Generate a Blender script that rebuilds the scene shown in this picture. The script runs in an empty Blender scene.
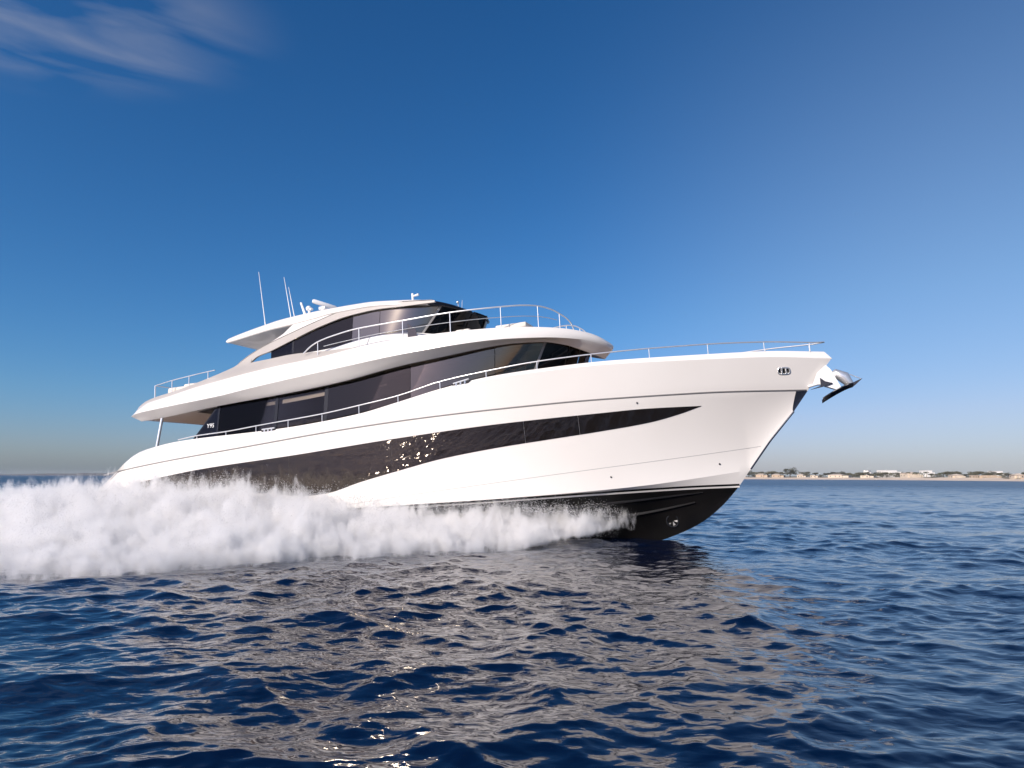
import bpy, bmesh, math, random
import numpy as np
from mathutils import Vector, Matrix, Euler

random.seed(7)
rng = np.random.default_rng(11)
R = math.radians
S = bpy.context.scene
COL = S.collection

# ------------------------------------------------------------------ camera
CAM_H = 2.2
cam_data = bpy.data.cameras.new("camera")
cam_data.lens = 24.01
cam_data.sensor_width = 36.0
cam_data.clip_start = 0.1
cam_data.clip_end = 60000
cam = bpy.data.objects.new("camera", cam_data)
cam.location = (0, 0, CAM_H)
cam.matrix_world = (Matrix.Translation((0, 0, CAM_H)) @ Matrix.Rotation(R(90 + 7.73), 4, 'X')
                    @ Matrix.Rotation(R(0.2), 4, 'Z'))
COL.objects.link(cam)
S.camera = cam

# ------------------------------------------------------------------ sun and sky
SUN_EL = R(28)
SUN_AZ = math.atan2(-0.70, -0.715)          # clockwise from +Y
to_sun = Vector((math.sin(SUN_AZ) * math.cos(SUN_EL), math.cos(SUN_AZ) * math.cos(SUN_EL), math.sin(SUN_EL)))
sun_data = bpy.data.lights.new("sun", 'SUN')
sun_data.energy = 4.7
sun_data.angle = R(0.5)
sun_data.color = (1.0, 0.905, 0.80)
sun = bpy.data.objects.new("sun", sun_data)
sun.rotation_euler = (-to_sun).to_track_quat('-Z', 'Y').to_euler()
COL.objects.link(sun)

W = bpy.data.worlds.new("World")
S.world = W
W.use_nodes = True


def world_nodes():
    nt = W.node_tree
    nt.nodes.clear()
    N = nt.nodes.new
    L = nt.links.new
    out = N('ShaderNodeOutputWorld')
    bg = N('ShaderNodeBackground')
    bg.inputs['Strength'].default_value = 0.115
    sky = N('ShaderNodeTexSky')
    sky.sky_type = 'NISHITA'
    sky.sun_disc = False
    sky.sun_elevation = SUN_EL
    sky.sun_rotation = SUN_AZ
    sky.altitude = 0
    sky.air_density = 1.0
    sky.dust_density = 0.85
    sky.ozone_density = 10.0
    # deeper, more polarised blue aloft: one gain and power per channel
    sp = N('ShaderNodeSeparateColor')
    L(sky.outputs[0], sp.inputs[0])
    cc = N('ShaderNodeCombineColor')
    for i, (g, k, top) in enumerate(((1.7, 0.739, 1.33), (1.2, 0.80, 0.98), (1.10, 0.83, 1.0))):
        pw = N('ShaderNodeMath'); pw.operation = 'POWER'; pw.inputs[1].default_value = g
        ml = N('ShaderNodeMath'); ml.operation = 'MULTIPLY'; ml.inputs[1].default_value = k
        L(sp.outputs[i], pw.inputs[0]); L(pw.outputs[0], ml.inputs[0])
        # never far above the plain sky, so the sky round the sun stays neutral
        cp = N('ShaderNodeMath'); cp.operation = 'MULTIPLY'; cp.inputs[1].default_value = top
        mn = N('ShaderNodeMath'); mn.operation = 'MINIMUM'
        L(sp.outputs[i], cp.inputs[0]); L(ml.outputs[0], mn.inputs[0]); L(cp.outputs[0], mn.inputs[1]); L(mn.outputs[0], cc.inputs[i])
    # thin cirrus, upper left: streaked noise on a flat cloud layer
    tc = N('ShaderNodeTexCoord')
    sep = N('ShaderNodeSeparateXYZ')
    L(tc.outputs['Generated'], sep.inputs[0])
    mz = N('ShaderNodeMath'); mz.operation = 'MAXIMUM'; mz.inputs[1].default_value = 0.05
    L(sep.outputs['Z'], mz.inputs[0])
    dx = N('ShaderNodeMath'); dx.operation = 'DIVIDE'
    dy = N('ShaderNodeMath'); dy.operation = 'DIVIDE'
    L(sep.outputs['X'], dx.inputs[0]); L(mz.outputs[0], dx.inputs[1])
    L(sep.outputs['Y'], dy.inputs[0]); L(mz.outputs[0], dy.inputs[1])
    cmb = N('ShaderNodeCombineXYZ')
    L(dx.outputs[0], cmb.inputs[0]); L(dy.outputs[0], cmb.inputs[1])
    mp = N('ShaderNodeMapping')
    mp.vector_type = 'TEXTURE'
    mp.inputs['Rotation'].default_value = (0, 0, R(29))
    mp.inputs['Scale'].default_value = (0.75, 0.30, 1)
    L(cmb.outputs[0], mp.inputs['Vector'])
    nz = N('ShaderNodeTexNoise')
    nz.inputs['Scale'].default_value = 1.6
    nz.inputs['Detail'].default_value = 6
    nz.inputs['Roughness'].default_value = 0.48
    nz.inputs['Distortion'].default_value = 0.6
    L(mp.outputs[0], nz.inputs['Vector'])
    rp = N('ShaderNodeMapRange')
    rp.inputs['From Min'].default_value = 0.40
    rp.inputs['From Max'].default_value = 0.85
    L(nz.outputs['Fac'], rp.inputs['Value'])
    # patch: distance in the cloud layer from the centre of the wisp
    vm = N('ShaderNodeVectorMath'); vm.operation = 'SUBTRACT'
    vm.inputs[1].default_value = (-1.05, 1.38, 0)
    L(cmb.outputs[0], vm.inputs[0])
    sc = N('ShaderNodeVectorMath'); sc.operation = 'MULTIPLY'
    sc.inputs[1].default_value = (1.7, 2.6, 0)
    L(vm.outputs[0], sc.inputs[0])
    ln = N('ShaderNodeVectorMath'); ln.operation = 'LENGTH'
    L(sc.outputs[0], ln.inputs[0])
    pr = N('ShaderNodeMapRange')
    pr.interpolation_type = 'SMOOTHSTEP'
    pr.inputs['From Min'].default_value = 1.0
    pr.inputs['From Max'].default_value = 0.25
    L(ln.outputs['Value'], pr.inputs['Value'])
    mu = N('ShaderNodeMath'); mu.operation = 'MULTIPLY'
    L(rp.outputs[0], mu.inputs[0]); L(pr.outputs[0], mu.inputs[1])
    m2 = N('ShaderNodeMath'); m2.operation = 'MULTIPLY'; m2.inputs[1].default_value = 0.60
    L(mu.outputs[0], m2.inputs[0])
    mix = N('ShaderNodeMixRGB')
    mix.inputs['Color2'].default_value = (3.5, 3.6, 4.1, 1)
    L(m2.outputs[0], mix.inputs['Fac'])
    # pale veil added to brighten the right (east) side of the sky
    vx = N('ShaderNodeMapRange'); vx.interpolation_type = 'SMOOTHSTEP'
    vx.inputs['From Min'].default_value = 0.0; vx.inputs['From Max'].default_value = 0.62
    vx.inputs['To Max'].default_value = 0.36
    L(sep.outputs['X'], vx.inputs['Value'])
    vz = N('ShaderNodeMath'); vz.operation = 'MULTIPLY_ADD'; vz.inputs[1].default_value = -1.45; vz.inputs[2].default_value = 1.0
    L(mz.outputs[0], vz.inputs[0])
    vf = N('ShaderNodeMath'); vf.operation = 'MULTIPLY'
    L(vx.outputs[0], vf.inputs[0]); L(vz.outputs[0], vf.inputs[1])
    veil = N('ShaderNodeMixRGB')
    veil.inputs['Color2'].default_value = (4.4, 5.0, 4.8, 1)
    L(vf.outputs[0], veil.inputs['Fac']); L(cc.outputs[0], veil.inputs['Color1'])
    L(veil.outputs[0], mix.inputs['Color1'])
    L(mix.outputs[0], bg.inputs['Color'])
    L(bg.outputs[0], out.inputs['Surface'])


world_nodes()
vs = S.view_settings
S.display_settings.display_device = 'sRGB'
vs.view_transform = 'Standard'
vs.look = 'None'
vs.gamma = 1
vs.exposure = 0.12
vs.use_curve_mapping = False
S.render.engine = 'CYCLES'
cy = S.cycles
cy.use_denoising = True
cy.max_bounces = 14
cy.diffuse_bounces = 3
cy.glossy_bounces = 4
cy.transparent_max_bounces = 12
cy.volume_bounces = 10
cy.sample_clamp_indirect = 40.0
cy.blur_glossy = 0.0
cy.caustics_reflective = False
cy.caustics_refractive = False


# ------------------------------------------------------------------ materials
def principled(name, base, rough=0.5, metal=0.0, ior=1.45, coat=0.0, spec=None):
    m = bpy.data.materials.new(name)
    m.use_nodes = True
    b = m.node_tree.nodes['Principled BSDF']
    b.inputs['Base Color'].default_value = (*base, 1)
    b.inputs['Roughness'].default_value = rough
    b.inputs['Metallic'].default_value = metal
    b.inputs['IOR'].default_value = ior
    b.inputs['Coat Weight'].default_value = coat
    b.inputs['Coat Roughness'].default_value = 0.04
    return m


def varied(name, c1, c2, scale, rough=0.6, detail=5, bump=0.0):
    m = principled(name, c1, rough)
    nt = m.node_tree
    b = nt.nodes['Principled BSDF']
    tc = nt.nodes.new('ShaderNodeTexCoord')
    nz = nt.nodes.new('ShaderNodeTexNoise')
    nz.inputs['Scale'].default_value = scale
    nz.inputs['Detail'].default_value = detail
    mx = nt.nodes.new('ShaderNodeMixRGB')
    mx.inputs['Color1'].default_value = (*c1, 1)
    mx.inputs['Color2'].default_value = (*c2, 1)
    rm = nt.nodes.new('ShaderNodeMapRange')
    rm.inputs['From Min'].default_value = 0.35
    rm.inputs['From Max'].default_value = 0.65
    nt.links.new(tc.outputs['Object'], nz.inputs['Vector'])
    nt.links.new(nz.outputs['Fac'], rm.inputs['Value'])
    nt.links.new(rm.outputs[0], mx.inputs['Fac'])
    nt.links.new(mx.outputs[0], b.inputs['Base Color'])
    if bump:
        bp = nt.nodes.new('ShaderNodeBump')
        bp.inputs['Strength'].default_value = bump
        nt.links.new(nz.outputs['Fac'], bp.inputs['Height'])
        nt.links.new(bp.outputs[0], b.inputs['Normal'])
    return m


def glass(name, tint, refl, ior=1.6, rough=0.02):
    m = bpy.data.materials.new(name)
    m.use_nodes = True
    nt = m.node_tree
    nt.nodes.clear()
    out = nt.nodes.new('ShaderNodeOutputMaterial')
    fr = nt.nodes.new('ShaderNodeFresnel')
    fr.inputs['IOR'].default_value = ior
    tr = nt.nodes.new('ShaderNodeBsdfTransparent')
    tr.inputs['Color'].default_value = (*tint, 1)
    gl = nt.nodes.new('ShaderNodeBsdfGlossy')
    gl.inputs['Color'].default_value = (*refl, 1)
    gl.inputs['Roughness'].default_value = rough
    mx = nt.nodes.new('ShaderNodeMixShader')
    nt.links.new(fr.outputs[0], mx.inputs[0])
    nt.links.new(tr.outputs[0], mx.inputs[1])
    nt.links.new(gl.outputs[0], mx.inputs[2])
    nt.links.new(mx.outputs[0], out.inputs['Surface'])
    return m


M = {}
M['gelcoat'] = varied('white_gelcoat', (0.80, 0.762, 0.715), (0.83, 0.793, 0.747), 0.35, 0.22, 3)
M['gelcoat'].node_tree.nodes['Principled BSDF'].inputs['Coat Weight'].default_value = 0.4
M['arch_tone'] = varied('arch_beige', (0.46, 0.42, 0.38), (0.50, 0.46, 0.42), 0.6, 0.3, 3)  # beige for the arch panels, darker than the white gelcoat
M['arch_tone'].node_tree.nodes['Principled BSDF'].inputs['Coat Weight'].default_value = 0.3
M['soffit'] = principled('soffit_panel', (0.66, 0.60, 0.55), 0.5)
M['antifoul'] = varied('black_antifouling', (0.004, 0.0038, 0.0036), (0.009, 0.008, 0.0075), 0.8, 0.30, 4)
M['antifoul'].node_tree.nodes['Principled BSDF'].inputs['IOR'].default_value = 1.3
M['stripe_black'] = principled('boot_black', (0.012, 0.012, 0.013), 0.2)
M['rail_grey'] = principled('rub_rail_grey', (0.30, 0.29, 0.28), 0.35)
M['seam'] = principled('hull_seam', (0.42, 0.41, 0.40), 0.4)
M['steel'] = principled('polished_steel', (0.86, 0.85, 0.83), 0.30, 0.75)
M['white_paint'] = principled('white_paint', (0.80, 0.80, 0.80), 0.35)
M['black_trim'] = principled('black_trim', (0.008, 0.008, 0.009), 0.25)
M['dark_room'] = varied('dark_interior', (0.018, 0.015, 0.013), (0.05, 0.042, 0.036), 0.35, 0.6, 2)
M['blind'] = principled('roller_blind', (0.80, 0.79, 0.78), 0.8)
M['hull_glass'] = principled('hull_window_glass', (0.012, 0.009, 0.007), 0.012, 0, 1.85)
M['hull_glass'].node_tree.nodes['Principled BSDF'].inputs['Specular Tint'].default_value = (1.0, 0.86, 0.74, 1)
M['glass'] = glass('bronze_glass', (0.50, 0.46, 0.43), (0.95, 0.82, 0.65), 2.2)
M['glass_lounge'] = glass('bronze_lounge_glass', (0.22, 0.20, 0.18), (0.90, 0.80, 0.66), 2.9, 0.12)
M['glass_clear'] = glass('smoked_glass', (0.78, 0.75, 0.72), (0.36, 0.33, 0.30), 1.45)
M['glass_mid'] = glass('smoky_glass', (0.45, 0.42, 0.39), (0.72, 0.62, 0.50), 1.75)
M['glass_dark'] = glass('dark_glass', (0.08, 0.07, 0.07), (0.65, 0.62, 0.62), 1.5)
M['teak'] = varied('teak_deck', (0.30, 0.19, 0.11), (0.36, 0.24, 0.14), 4, 0.6, 4)
M['cushion'] = varied('cushion_fabric', (0.68, 0.63, 0.56), (0.74, 0.69, 0.62), 6, 0.85, 4, 0.1)
M['navy_metal'] = principled('stem_plate_steel', (0.05, 0.06, 0.085), 0.18, 0.6)  # steel of the stem plate; also colours the added reflection line
M['anchor_steel'] = principled('anchor_steel', (0.80, 0.79, 0.77), 0.28, 0.7)
M['fluke_steel'] = principled('fluke_steel', (0.06, 0.06, 0.065), 0.25, 0.7)


# ------------------------------------------------------------------ helpers
def pchip(xs, ys):
    xs = np.asarray(xs, float); ys = np.asarray(ys, float)
    h = np.diff(xs); d = np.diff(ys) / h
    m = np.zeros(len(xs))
    m[0], m[-1] = d[0], d[-1]
    for i in range(1, len(xs) - 1):
        if d[i - 1] * d[i] > 0:
            w1, w2 = 2 * h[i] + h[i - 1], h[i] + 2 * h[i - 1]
            m[i] = (w1 + w2) / (w1 / d[i - 1] + w2 / d[i])

    def f(x):
        x = np.clip(np.asarray(x, float), xs[0], xs[-1])
        k = np.clip(np.searchsorted(xs, x) - 1, 0, len(xs) - 2)
        t = (x - xs[k]) / h[k]
        return ((1 + 2 * t) * (1 - t) ** 2 * ys[k] + t * (1 - t) ** 2 * h[k] * m[k]
                + t * t * (3 - 2 * t) * ys[k + 1] + t * t * (t - 1) * h[k] * m[k + 1])
    return f


def table(*pts):
    return pchip([p[0] for p in pts], [p[1] for p in pts])


def bw(b0, x0, xs, p, q=1.0):
    return lambda X: b0 * np.clip(1 - np.clip((np.asarray(X, float) - x0) / (xs - x0), 0, 1) ** p, 0, 1) ** q


def tag(o, label=None, cat=None, group=None, kind=None):
    if label: o['label'] = label
    if cat: o['category'] = cat
    if group: o['group'] = group
    if kind: o['kind'] = kind
    return o


def finish(bm, name, mat, parent=None, sharp=38, smooth=True, recalc=True, merge=1e-4):
    if merge:
        bmesh.ops.remove_doubles(bm, verts=bm.verts, dist=merge)
        bmesh.ops.dissolve_degenerate(bm, edges=bm.edges, dist=1e-5)
    if recalc:
        bmesh.ops.recalc_face_normals(bm, faces=bm.faces)
    if smooth:
        for f in bm.faces:
            f.smooth = True
        a = R(sharp)
        for e in bm.edges:
            if len(e.link_faces) == 2 and e.calc_face_angle(0) > a:
                e.smooth = False
    me = bpy.data.meshes.new(name)
    bm.to_mesh(me)
    bm.free()
    for mm in (mat if isinstance(mat, (list, tuple)) else [mat]):
        me.materials.append(mm)
    o = bpy.data.objects.new(name, me)
    COL.objects.link(o)
    if parent is not None:
        o.parent = parent
    return o


def add_grid(bm, rows, closed=False):
    vs_ = [[bm.verts.new(p) for p in r] for r in rows]
    for i in range(len(rows) - 1):
        n = len(rows[i])
        for j in range(n if closed else n - 1):
            k = (j + 1) % n
            try:
                bm.faces.new((vs_[i][j], vs_[i][k], vs_[i + 1][k], vs_[i + 1][j]))
            except ValueError:
                pass
    return vs_


def mirror_rows(rows):
    return [[(p[0], -p[1], p[2]) for p in r] for r in rows]


def add_tube(bm, pts, r, seg=8, caps=True):
    pts = [Vector(p) for p in pts]
    rings = []
    n = len(pts)
    rad = r if isinstance(r, (list, tuple)) else [r] * n
    up = None
    for i, p in enumerate(pts):
        t = (pts[min(i + 1, n - 1)] - pts[max(i - 1, 0)]).normalized()
        if up is None:
            up = Vector((0, 0, 1)) if abs(t.z) < 0.9 else Vector((1, 0, 0))
        a = t.cross(up)
        if a.length < 1e-6:
            a = t.orthogonal()
        a.normalize()
        b = a.cross(t).normalized()
        up = b
        rings.append([p + (a * math.cos(2 * math.pi * k / seg) + b * math.sin(2 * math.pi * k / seg)) * rad[i]
                      for k in range(seg)])
    v = add_grid(bm, rings, closed=True)
    if caps:
        try:
            bm.faces.new(v[0][::-1]); bm.faces.new(v[-1])
        except ValueError:
            pass


def tube(name, pts, r, mat, parent=None, seg=8):
    bm = bmesh.new()
    add_tube(bm, pts, r, seg)
    return finish(bm, name, mat, parent, sharp=50)


def add_box(bm, c, s, rot=None, bev=0.0):
    mtx = Matrix.Translation(c) @ (rot.to_matrix().to_4x4() if rot else Matrix()) @ Matrix.Diagonal((*s, 1))
    r = bmesh.ops.create_cube(bm, size=1, matrix=mtx)
    if bev:
        es = list({e for v in r['verts'] for e in v.link_edges})
        bmesh.ops.bevel(bm, geom=es, offset=bev, segments=3, profile=0.6, affect='EDGES')


def add_prism(bm, outline, thick):
    """outline: list of 3-D points (planar); thick: Vector offset"""
    a = [bm.verts.new(Vector(p) - thick / 2) for p in outline]
    b = [bm.verts.new(Vector(p) + thick / 2) for p in outline]
    bm.faces.new(a); bm.faces.new(b[::-1])
    n = len(a)
    for i in range(n):
        bm.faces.new((a[i], b[i], b[(i + 1) % n], a[(i + 1) % n]))


def sheet(name, rows, mat, parent, thick=0.0, mirror=True, sharp=38, off=(0, 1, 0), joined=False):
    """open surface given on the starboard side (y<0), given a thickness inward; a second object mirrors it to port
    (joined=True: both halves meet on the centre line and are one mesh)"""
    made = []
    bm = bmesh.new()
    for sgn in ((1, -1) if mirror else (1,)):
        rr = [[(p[0], p[1] * sgn, p[2]) for p in r] for r in rows]
        if thick:
            inner = [[(p[0] + off[0] * thick, p[1] + sgn * off[1] * thick, p[2] + off[2] * thick) for p in r] for r in rr]
            ring = [list(o) + list(i)[::-1] for o, i in zip(rr, inner)]
            v = add_grid(bm, ring, closed=True)
            for e in (v[0], v[-1]):
                n = len(e) // 2
                for j in range(n - 1):
                    try:
                        bm.faces.new((e[j], e[j + 1], e[2 * n - 2 - j], e[2 * n - 1 - j]))
                    except ValueError:
                        pass
        else:
            add_grid(bm, rr)
        if not joined:
            made.append(finish(bm, name, mat, parent, sharp))
            bm = bmesh.new()
    if joined:
        return finish(bm, name, mat, parent, sharp)
    bm.free()
    return made[0]


# ------------------------------------------------------------------ sea
def wave_set():
    """directional sum of waves: wavelength, amplitude, direction, phase"""
    g = np.random.default_rng(5)
    out = []
    n = 110
    for i in range(n):
        lam = 0.16 * (7.0 / 0.16) ** (i / (n - 1))
        lam *= g.uniform(0.93, 1.07)
        th = R(-75) + g.normal(0, R(50))
        slope = 0.0275 * (1.0 if lam < 1.5 else (1.5 / lam) ** 0.75) * (1.0 if lam > 0.3 else 0.85)
        out.append((lam, slope * lam / (2 * math.pi), th, g.uniform(0, 2 * math.pi)))
    return out


WAVES = wave_set()


def sea_disp(x, y, spacing):
    dx = np.zeros_like(x); dy = np.zeros_like(x); dz = np.zeros_like(x)
    # slow gusts vary the height of the chop from place to place
    gust = 0.88 + 0.38 * np.sin(0.23 * x + 0.31 * y + 1.0) * np.sin(0.17 * x - 0.26 * y + 2.1)
    for lam, a, th, ph in WAVES:
        k = 2 * math.pi / lam
        cx, cy_ = math.cos(th), math.sin(th)
        att = np.clip((lam / spacing - 2.5) / 2.0, 0, 1) * a
        arg = k * (cx * x + cy_ * y) + ph
        if lam > 0.3:
            arg = arg - 0.65 * np.cos(arg)          # steep fronts, long backs
        s, c = np.sin(arg), np.cos(arg)
        dz += att * c
        dx -= 1.35 * att * cx * s
        dy -= 1.35 * att * cy_ * s
    return dx * gust, dy * gust, dz * gust


def build_sea():
    fine = np.arange(-46, 46.01, 0.165)
    coarse = np.concatenate([np.arange(46 + 1.0, 195, 1.0), np.arange(195, 360 - 46, 0.36)])
    ang = np.radians(np.concatenate([fine, coarse]))
    r1 = 1.2 * np.exp(np.arange(0, math.log(260 / 1.2), 0.0056))
    r2 = r1[-1] * np.exp(0.018 * np.arange(1, int(math.log(30000 / 260) / 0.018) + 2))
    rad = np.concatenate([r1, r2])
    A, Rr = np.meshgrid(ang, rad)
    x = Rr * np.sin(A); y = Rr * np.cos(A)
    dr = np.gradient(rad)
    sp = np.repeat(dr[:, None], len(ang), 1)
    da = np.gradient(np.degrees(ang)); da = np.radians(np.clip(np.abs(da), 0.1, 1.3))
    sp = np.maximum(sp, Rr * da[None, :] * 0.9)
    dx, dy, dz = sea_disp(x.ravel(), y.ravel(), sp.ravel())
    n = x.size
    co = np.empty((n + 1, 3), np.float32)
    co[:n, 0] = x.ravel() + dx; co[:n, 1] = y.ravel() + dy; co[:n, 2] = dz
    co[n] = (0, 0, 0)
    nr, na = x.shape
    i, j = np.meshgrid(np.arange(nr - 1), np.arange(na), indexing='ij')
    j2 = (j + 1) % na
    q = np.stack([i * na + j, i * na + j2, (i + 1) * na + j2, (i + 1) * na + j], -1).reshape(-1, 4)[:, ::-1]
    t = np.stack([np.full(na, n), np.arange(na), (np.arange(na) + 1) % na], -1)[:, ::-1]
    me = bpy.data.meshes.new('sea')
    nl = q.size + t.size
    me.vertices.add(n + 1); me.loops.add(nl); me.polygons.add(len(q) + len(t))
    me.vertices.foreach_set('co', co.ravel())
    me.loops.foreach_set('vertex_index', np.concatenate([q.ravel(), t.ravel()]).astype(np.int32))
    ls = np.concatenate([np.arange(len(q)) * 4, q.size + np.arange(len(t)) * 3]).astype(np.int32)
    me.polygons.foreach_set('loop_start', ls)
    me.polygons.foreach_set('use_smooth', np.ones(len(q) + len(t), bool))
    me.update(); me.validate()
    m = principled('sea_water', (0.0005, 0.0046, 0.021), 0.09, 0, 1.62)
    nt = m.node_tree
    b = nt.nodes['Principled BSDF']
    tc = nt.nodes.new('ShaderNodeTexCoord')
    n1 = nt.nodes.new('ShaderNodeTexNoise')
    n1.inputs['Scale'].default_value = 6.5; n1.inputs['Detail'].default_value = 1.5; n1.inputs['Roughness'].default_value = 0.5
    n1.inputs['Distortion'].default_value = 0.4
    mp = nt.nodes.new('ShaderNodeMapping')
    mp.inputs['Rotation'].default_value = (0, 0, R(20))
    mp.inputs['Scale'].default_value = (0.6, 1.0, 1.0)
    nt.links.new(tc.outputs['Object'], mp.inputs['Vector'])
    nt.links.new(mp.outputs[0], n1.inputs['Vector'])
    n2 = nt.nodes.new('ShaderNodeTexNoise')
    n2.noise_type = 'RIDGED_MULTIFRACTAL'; n2.inputs['Scale'].default_value = 2.0; n2.inputs['Detail'].default_value = 2; n2.inputs['Roughness'].default_value = 0.5; n2.inputs['Distortion'].default_value = 0.6
    nt.links.new(mp.outputs[0], n2.inputs['Vector'])
    b1 = nt.nodes.new('ShaderNodeBump'); b1.inputs['Strength'].default_value = 0.6; b1.inputs['Distance'].default_value = 0.025
    b2 = nt.nodes.new('ShaderNodeBump'); b2.inputs['Strength'].default_value = 0.45; b2.inputs['Distance'].default_value = 0.025
    nt.links.new(n1.outputs['Fac'], b1.inputs['Height'])
    nt.links.new(n2.outputs['Fac'], b2.inputs['Height'])
    nt.links.new(b2.outputs[0], b1.inputs['Normal'])
    # far out the chop is too small for the mesh: the surface normal is roughened there instead
    ln = nt.nodes.new('ShaderNodeVectorMath'); ln.operation = 'LENGTH'
    nt.links.new(tc.outputs['Object'], ln.inputs[0])
    fr = nt.nodes.new('ShaderNodeMapRange'); fr.interpolation_type = 'SMOOTHSTEP'
    fr.inputs['From Min'].default_value = 20; fr.inputs['From Max'].default_value = 260
    fr.inputs['To Min'].default_value = 0.0; fr.inputs['To Max'].default_value = 1.0
    nt.links.new(ln.outputs['Value'], fr.inputs['Value'])
    ro = nt.nodes.new('ShaderNodeMapRange')
    ro.inputs['To Min'].default_value = 0.09; ro.inputs['To Max'].default_value = 0.30
    nt.links.new(fr.outputs[0], ro.inputs['Value']); nt.links.new(ro.outputs[0], b.inputs['Roughness'])
    n3 = nt.nodes.new('ShaderNodeTexNoise'); n3.inputs['Scale'].default_value = 0.8; n3.inputs['Detail'].default_value = 5; n3.inputs['Roughness'].default_value = 0.7
    nt.links.new(tc.outputs['Object'], n3.inputs['Vector'])
    sb = nt.nodes.new('ShaderNodeVectorMath'); sb.operation = 'SUBTRACT'; sb.inputs[1].default_value = (0.5, 0.5, 0.5)
    nt.links.new(n3.outputs['Color'], sb.inputs[0])
    scl = nt.nodes.new('ShaderNodeVectorMath'); scl.operation = 'SCALE'
    nt.links.new(sb.outputs[0], scl.inputs[0]); nt.links.new(fr.outputs[0], scl.inputs['Scale'])
    ad = nt.nodes.new('ShaderNodeVectorMath'); ad.operation = 'ADD'
    nt.links.new(b1.outputs[0], ad.inputs[0]); nt.links.new(scl.outputs[0], ad.inputs[1])
    nm = nt.nodes.new('ShaderNodeVectorMath'); nm.operation = 'NORMALIZE'
    nt.links.new(ad.outputs[0], nm.inputs[0])
    nt.links.new(nm.outputs[0], b.inputs['Normal'])
    me.materials.append(m)
    o = bpy.data.objects.new('sea', me)
    COL.objects.link(o)
    tag(o, 'dark blue choppy sea reflecting the white hull', 'water', kind='structure')


build_sea()

# ------------------------------------------------------------------ the yacht
YACHT_LOC = (-17.1507, 34.1612, 0.0)
YACHT_ROT = (0, -R(3.2), -R(22.0))
Y = bpy.data.objects.new('motor_yacht', None)
COL.objects.link(Y)
Y.location = YACHT_LOC
Y.rotation_euler = YACHT_ROT
tag(Y, 'large white three deck motor yacht with black windows racing through spray', 'yacht')
YMAT = Matrix.Translation(YACHT_LOC) @ Euler(YACHT_ROT).to_matrix().to_4x4()

# lines of the hull, metres: x forward from the stern, z up; half breadths from bw()
z_keel = table((0, -0.8), (6, -1.3), (13, -1.7), (19, -1.78), (21.5, -1.74), (23.1, -1.6), (24.05, -1.45), (24.95, -1.17),
               (25.7, -0.83), (26.4, -0.33), (27.08, 0.36), (27.51, 0.92), (28.26, 1.88), (29.12, 2.83), (29.65, 3.52), (30.5, 4.53))
z_boot = table((0, 0.02), (13.6, 0.21), (18.3, 0.28), (22.5, 0.38), (25.8, 0.43), (27.13, 0.42))
z_crease = table((0, 0.06), (13.67, 0.26), (18.4, 0.34), (20.53, 0.40), (22.58, 0.48), (24.24, 0.58), (25.88, 0.74), (26.86, 0.85), (27.5, 0.92))
z_knuck = table((0, 2.10), (0.87, 2.26), (3.69, 2.56), (8.61, 2.92), (12.98, 3.23), (16.78, 3.43), (20.16, 3.54), (22.93, 3.60), (26.2, 3.61), (29.65, 3.52))
z_cap = table((0, 1.62), (0.42, 1.84), (0.95, 2.25), (1.37, 2.54), (1.85, 2.86), (2.44, 3.09), (3.33, 3.25), (4.49, 3.38), (5.9, 3.44), (8.06, 3.47), (9.19, 3.49), (10.5, 3.53),
              (12.16, 3.63), (12.96, 3.70), (13.82, 3.79), (15.5, 4.09), (17.23, 4.43), (18.99, 4.70), (20.86, 4.83), (23.51, 4.92), (26.34, 4.91), (28.27, 4.90), (30.29, 4.78))
X_BOOT, X_CREASE, X_KN, X_TOP = 27.13, 27.51, 29.65, 30.5
b_boot = bw(3.18, 10, X_BOOT, 2.1)
b_crease = bw(3.30, 10, X_CREASE, 2.2)
b_knuck = bw(3.45, 11, X_KN, 2.3)
b_edge = bw(3.52, 11, X_TOP, 2.4)
b_cap = bw(3.42, 11, 30.29, 2.4)
edge_drop = table((0, 0.10), (12, 0.10), (22, 0.14), (27, 0.2), (30.5, 0.25))


def z_edge(X):
    X = np.asarray(X, float)
    return np.where(X > 30.29, 4.53, z_cap(np.minimum(X, 30.29)) - edge_drop(X))


def flare(X):
    return 1.0 + 0.55 * np.clip((X - 13) / 13, 0, 1)


def hull_section(X):
    """starboard half section of the topsides, bottom to top: list of (y, z)"""
    zs = float(z_keel(X))
    pb = (float(b_boot(X)), float(z_boot(X))) if X < X_BOOT else (0, zs)
    pc = (float(b_crease(X)), float(z_crease(X))) if X < X_CREASE else (0, zs)
    pk = (float(b_knuck(X)), float(z_knuck(X))) if X < X_KN else (0, zs)
    pe = (float(b_edge(X)), float(z_edge(X))) if X < X_TOP else (0, zs)
    if pe[1] < pk[1] + 0.02:
        pk = (pk[0], pe[1] - 0.02)
    pts = []
    for s in np.linspace(0, 1, 3)[:-1]:
        pts.append((pb[0] + (pc[0] - pb[0]) * s, pb[1] + (pc[1] - pb[1]) * s))
    e = flare(X)
    for s in np.linspace(0, 1, 13)[:-1]:
        pts.append((pc[0] + (pk[0] - pc[0]) * (s ** e), pc[1] + (pk[1] - pc[1]) * s))
    for s in np.linspace(0, 1, 5):
        pts.append((pk[0] + (pe[0] - pk[0]) * s, pk[1] + (pe[1] - pk[1]) * s))
    return pts


def hull_y(X, z):
    p = hull_section(float(X))
    return float(np.interp(z, [q[1] for q in p], [q[0] for q in p]))


STN = sorted(set(list(np.round(np.arange(0, 22, 0.4), 3)) + list(np.round(np.arange(22, 30.5, 0.18), 3))
                 + [X_BOOT, X_CREASE, X_KN, 30.29, 30.42, X_TOP]))


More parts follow.
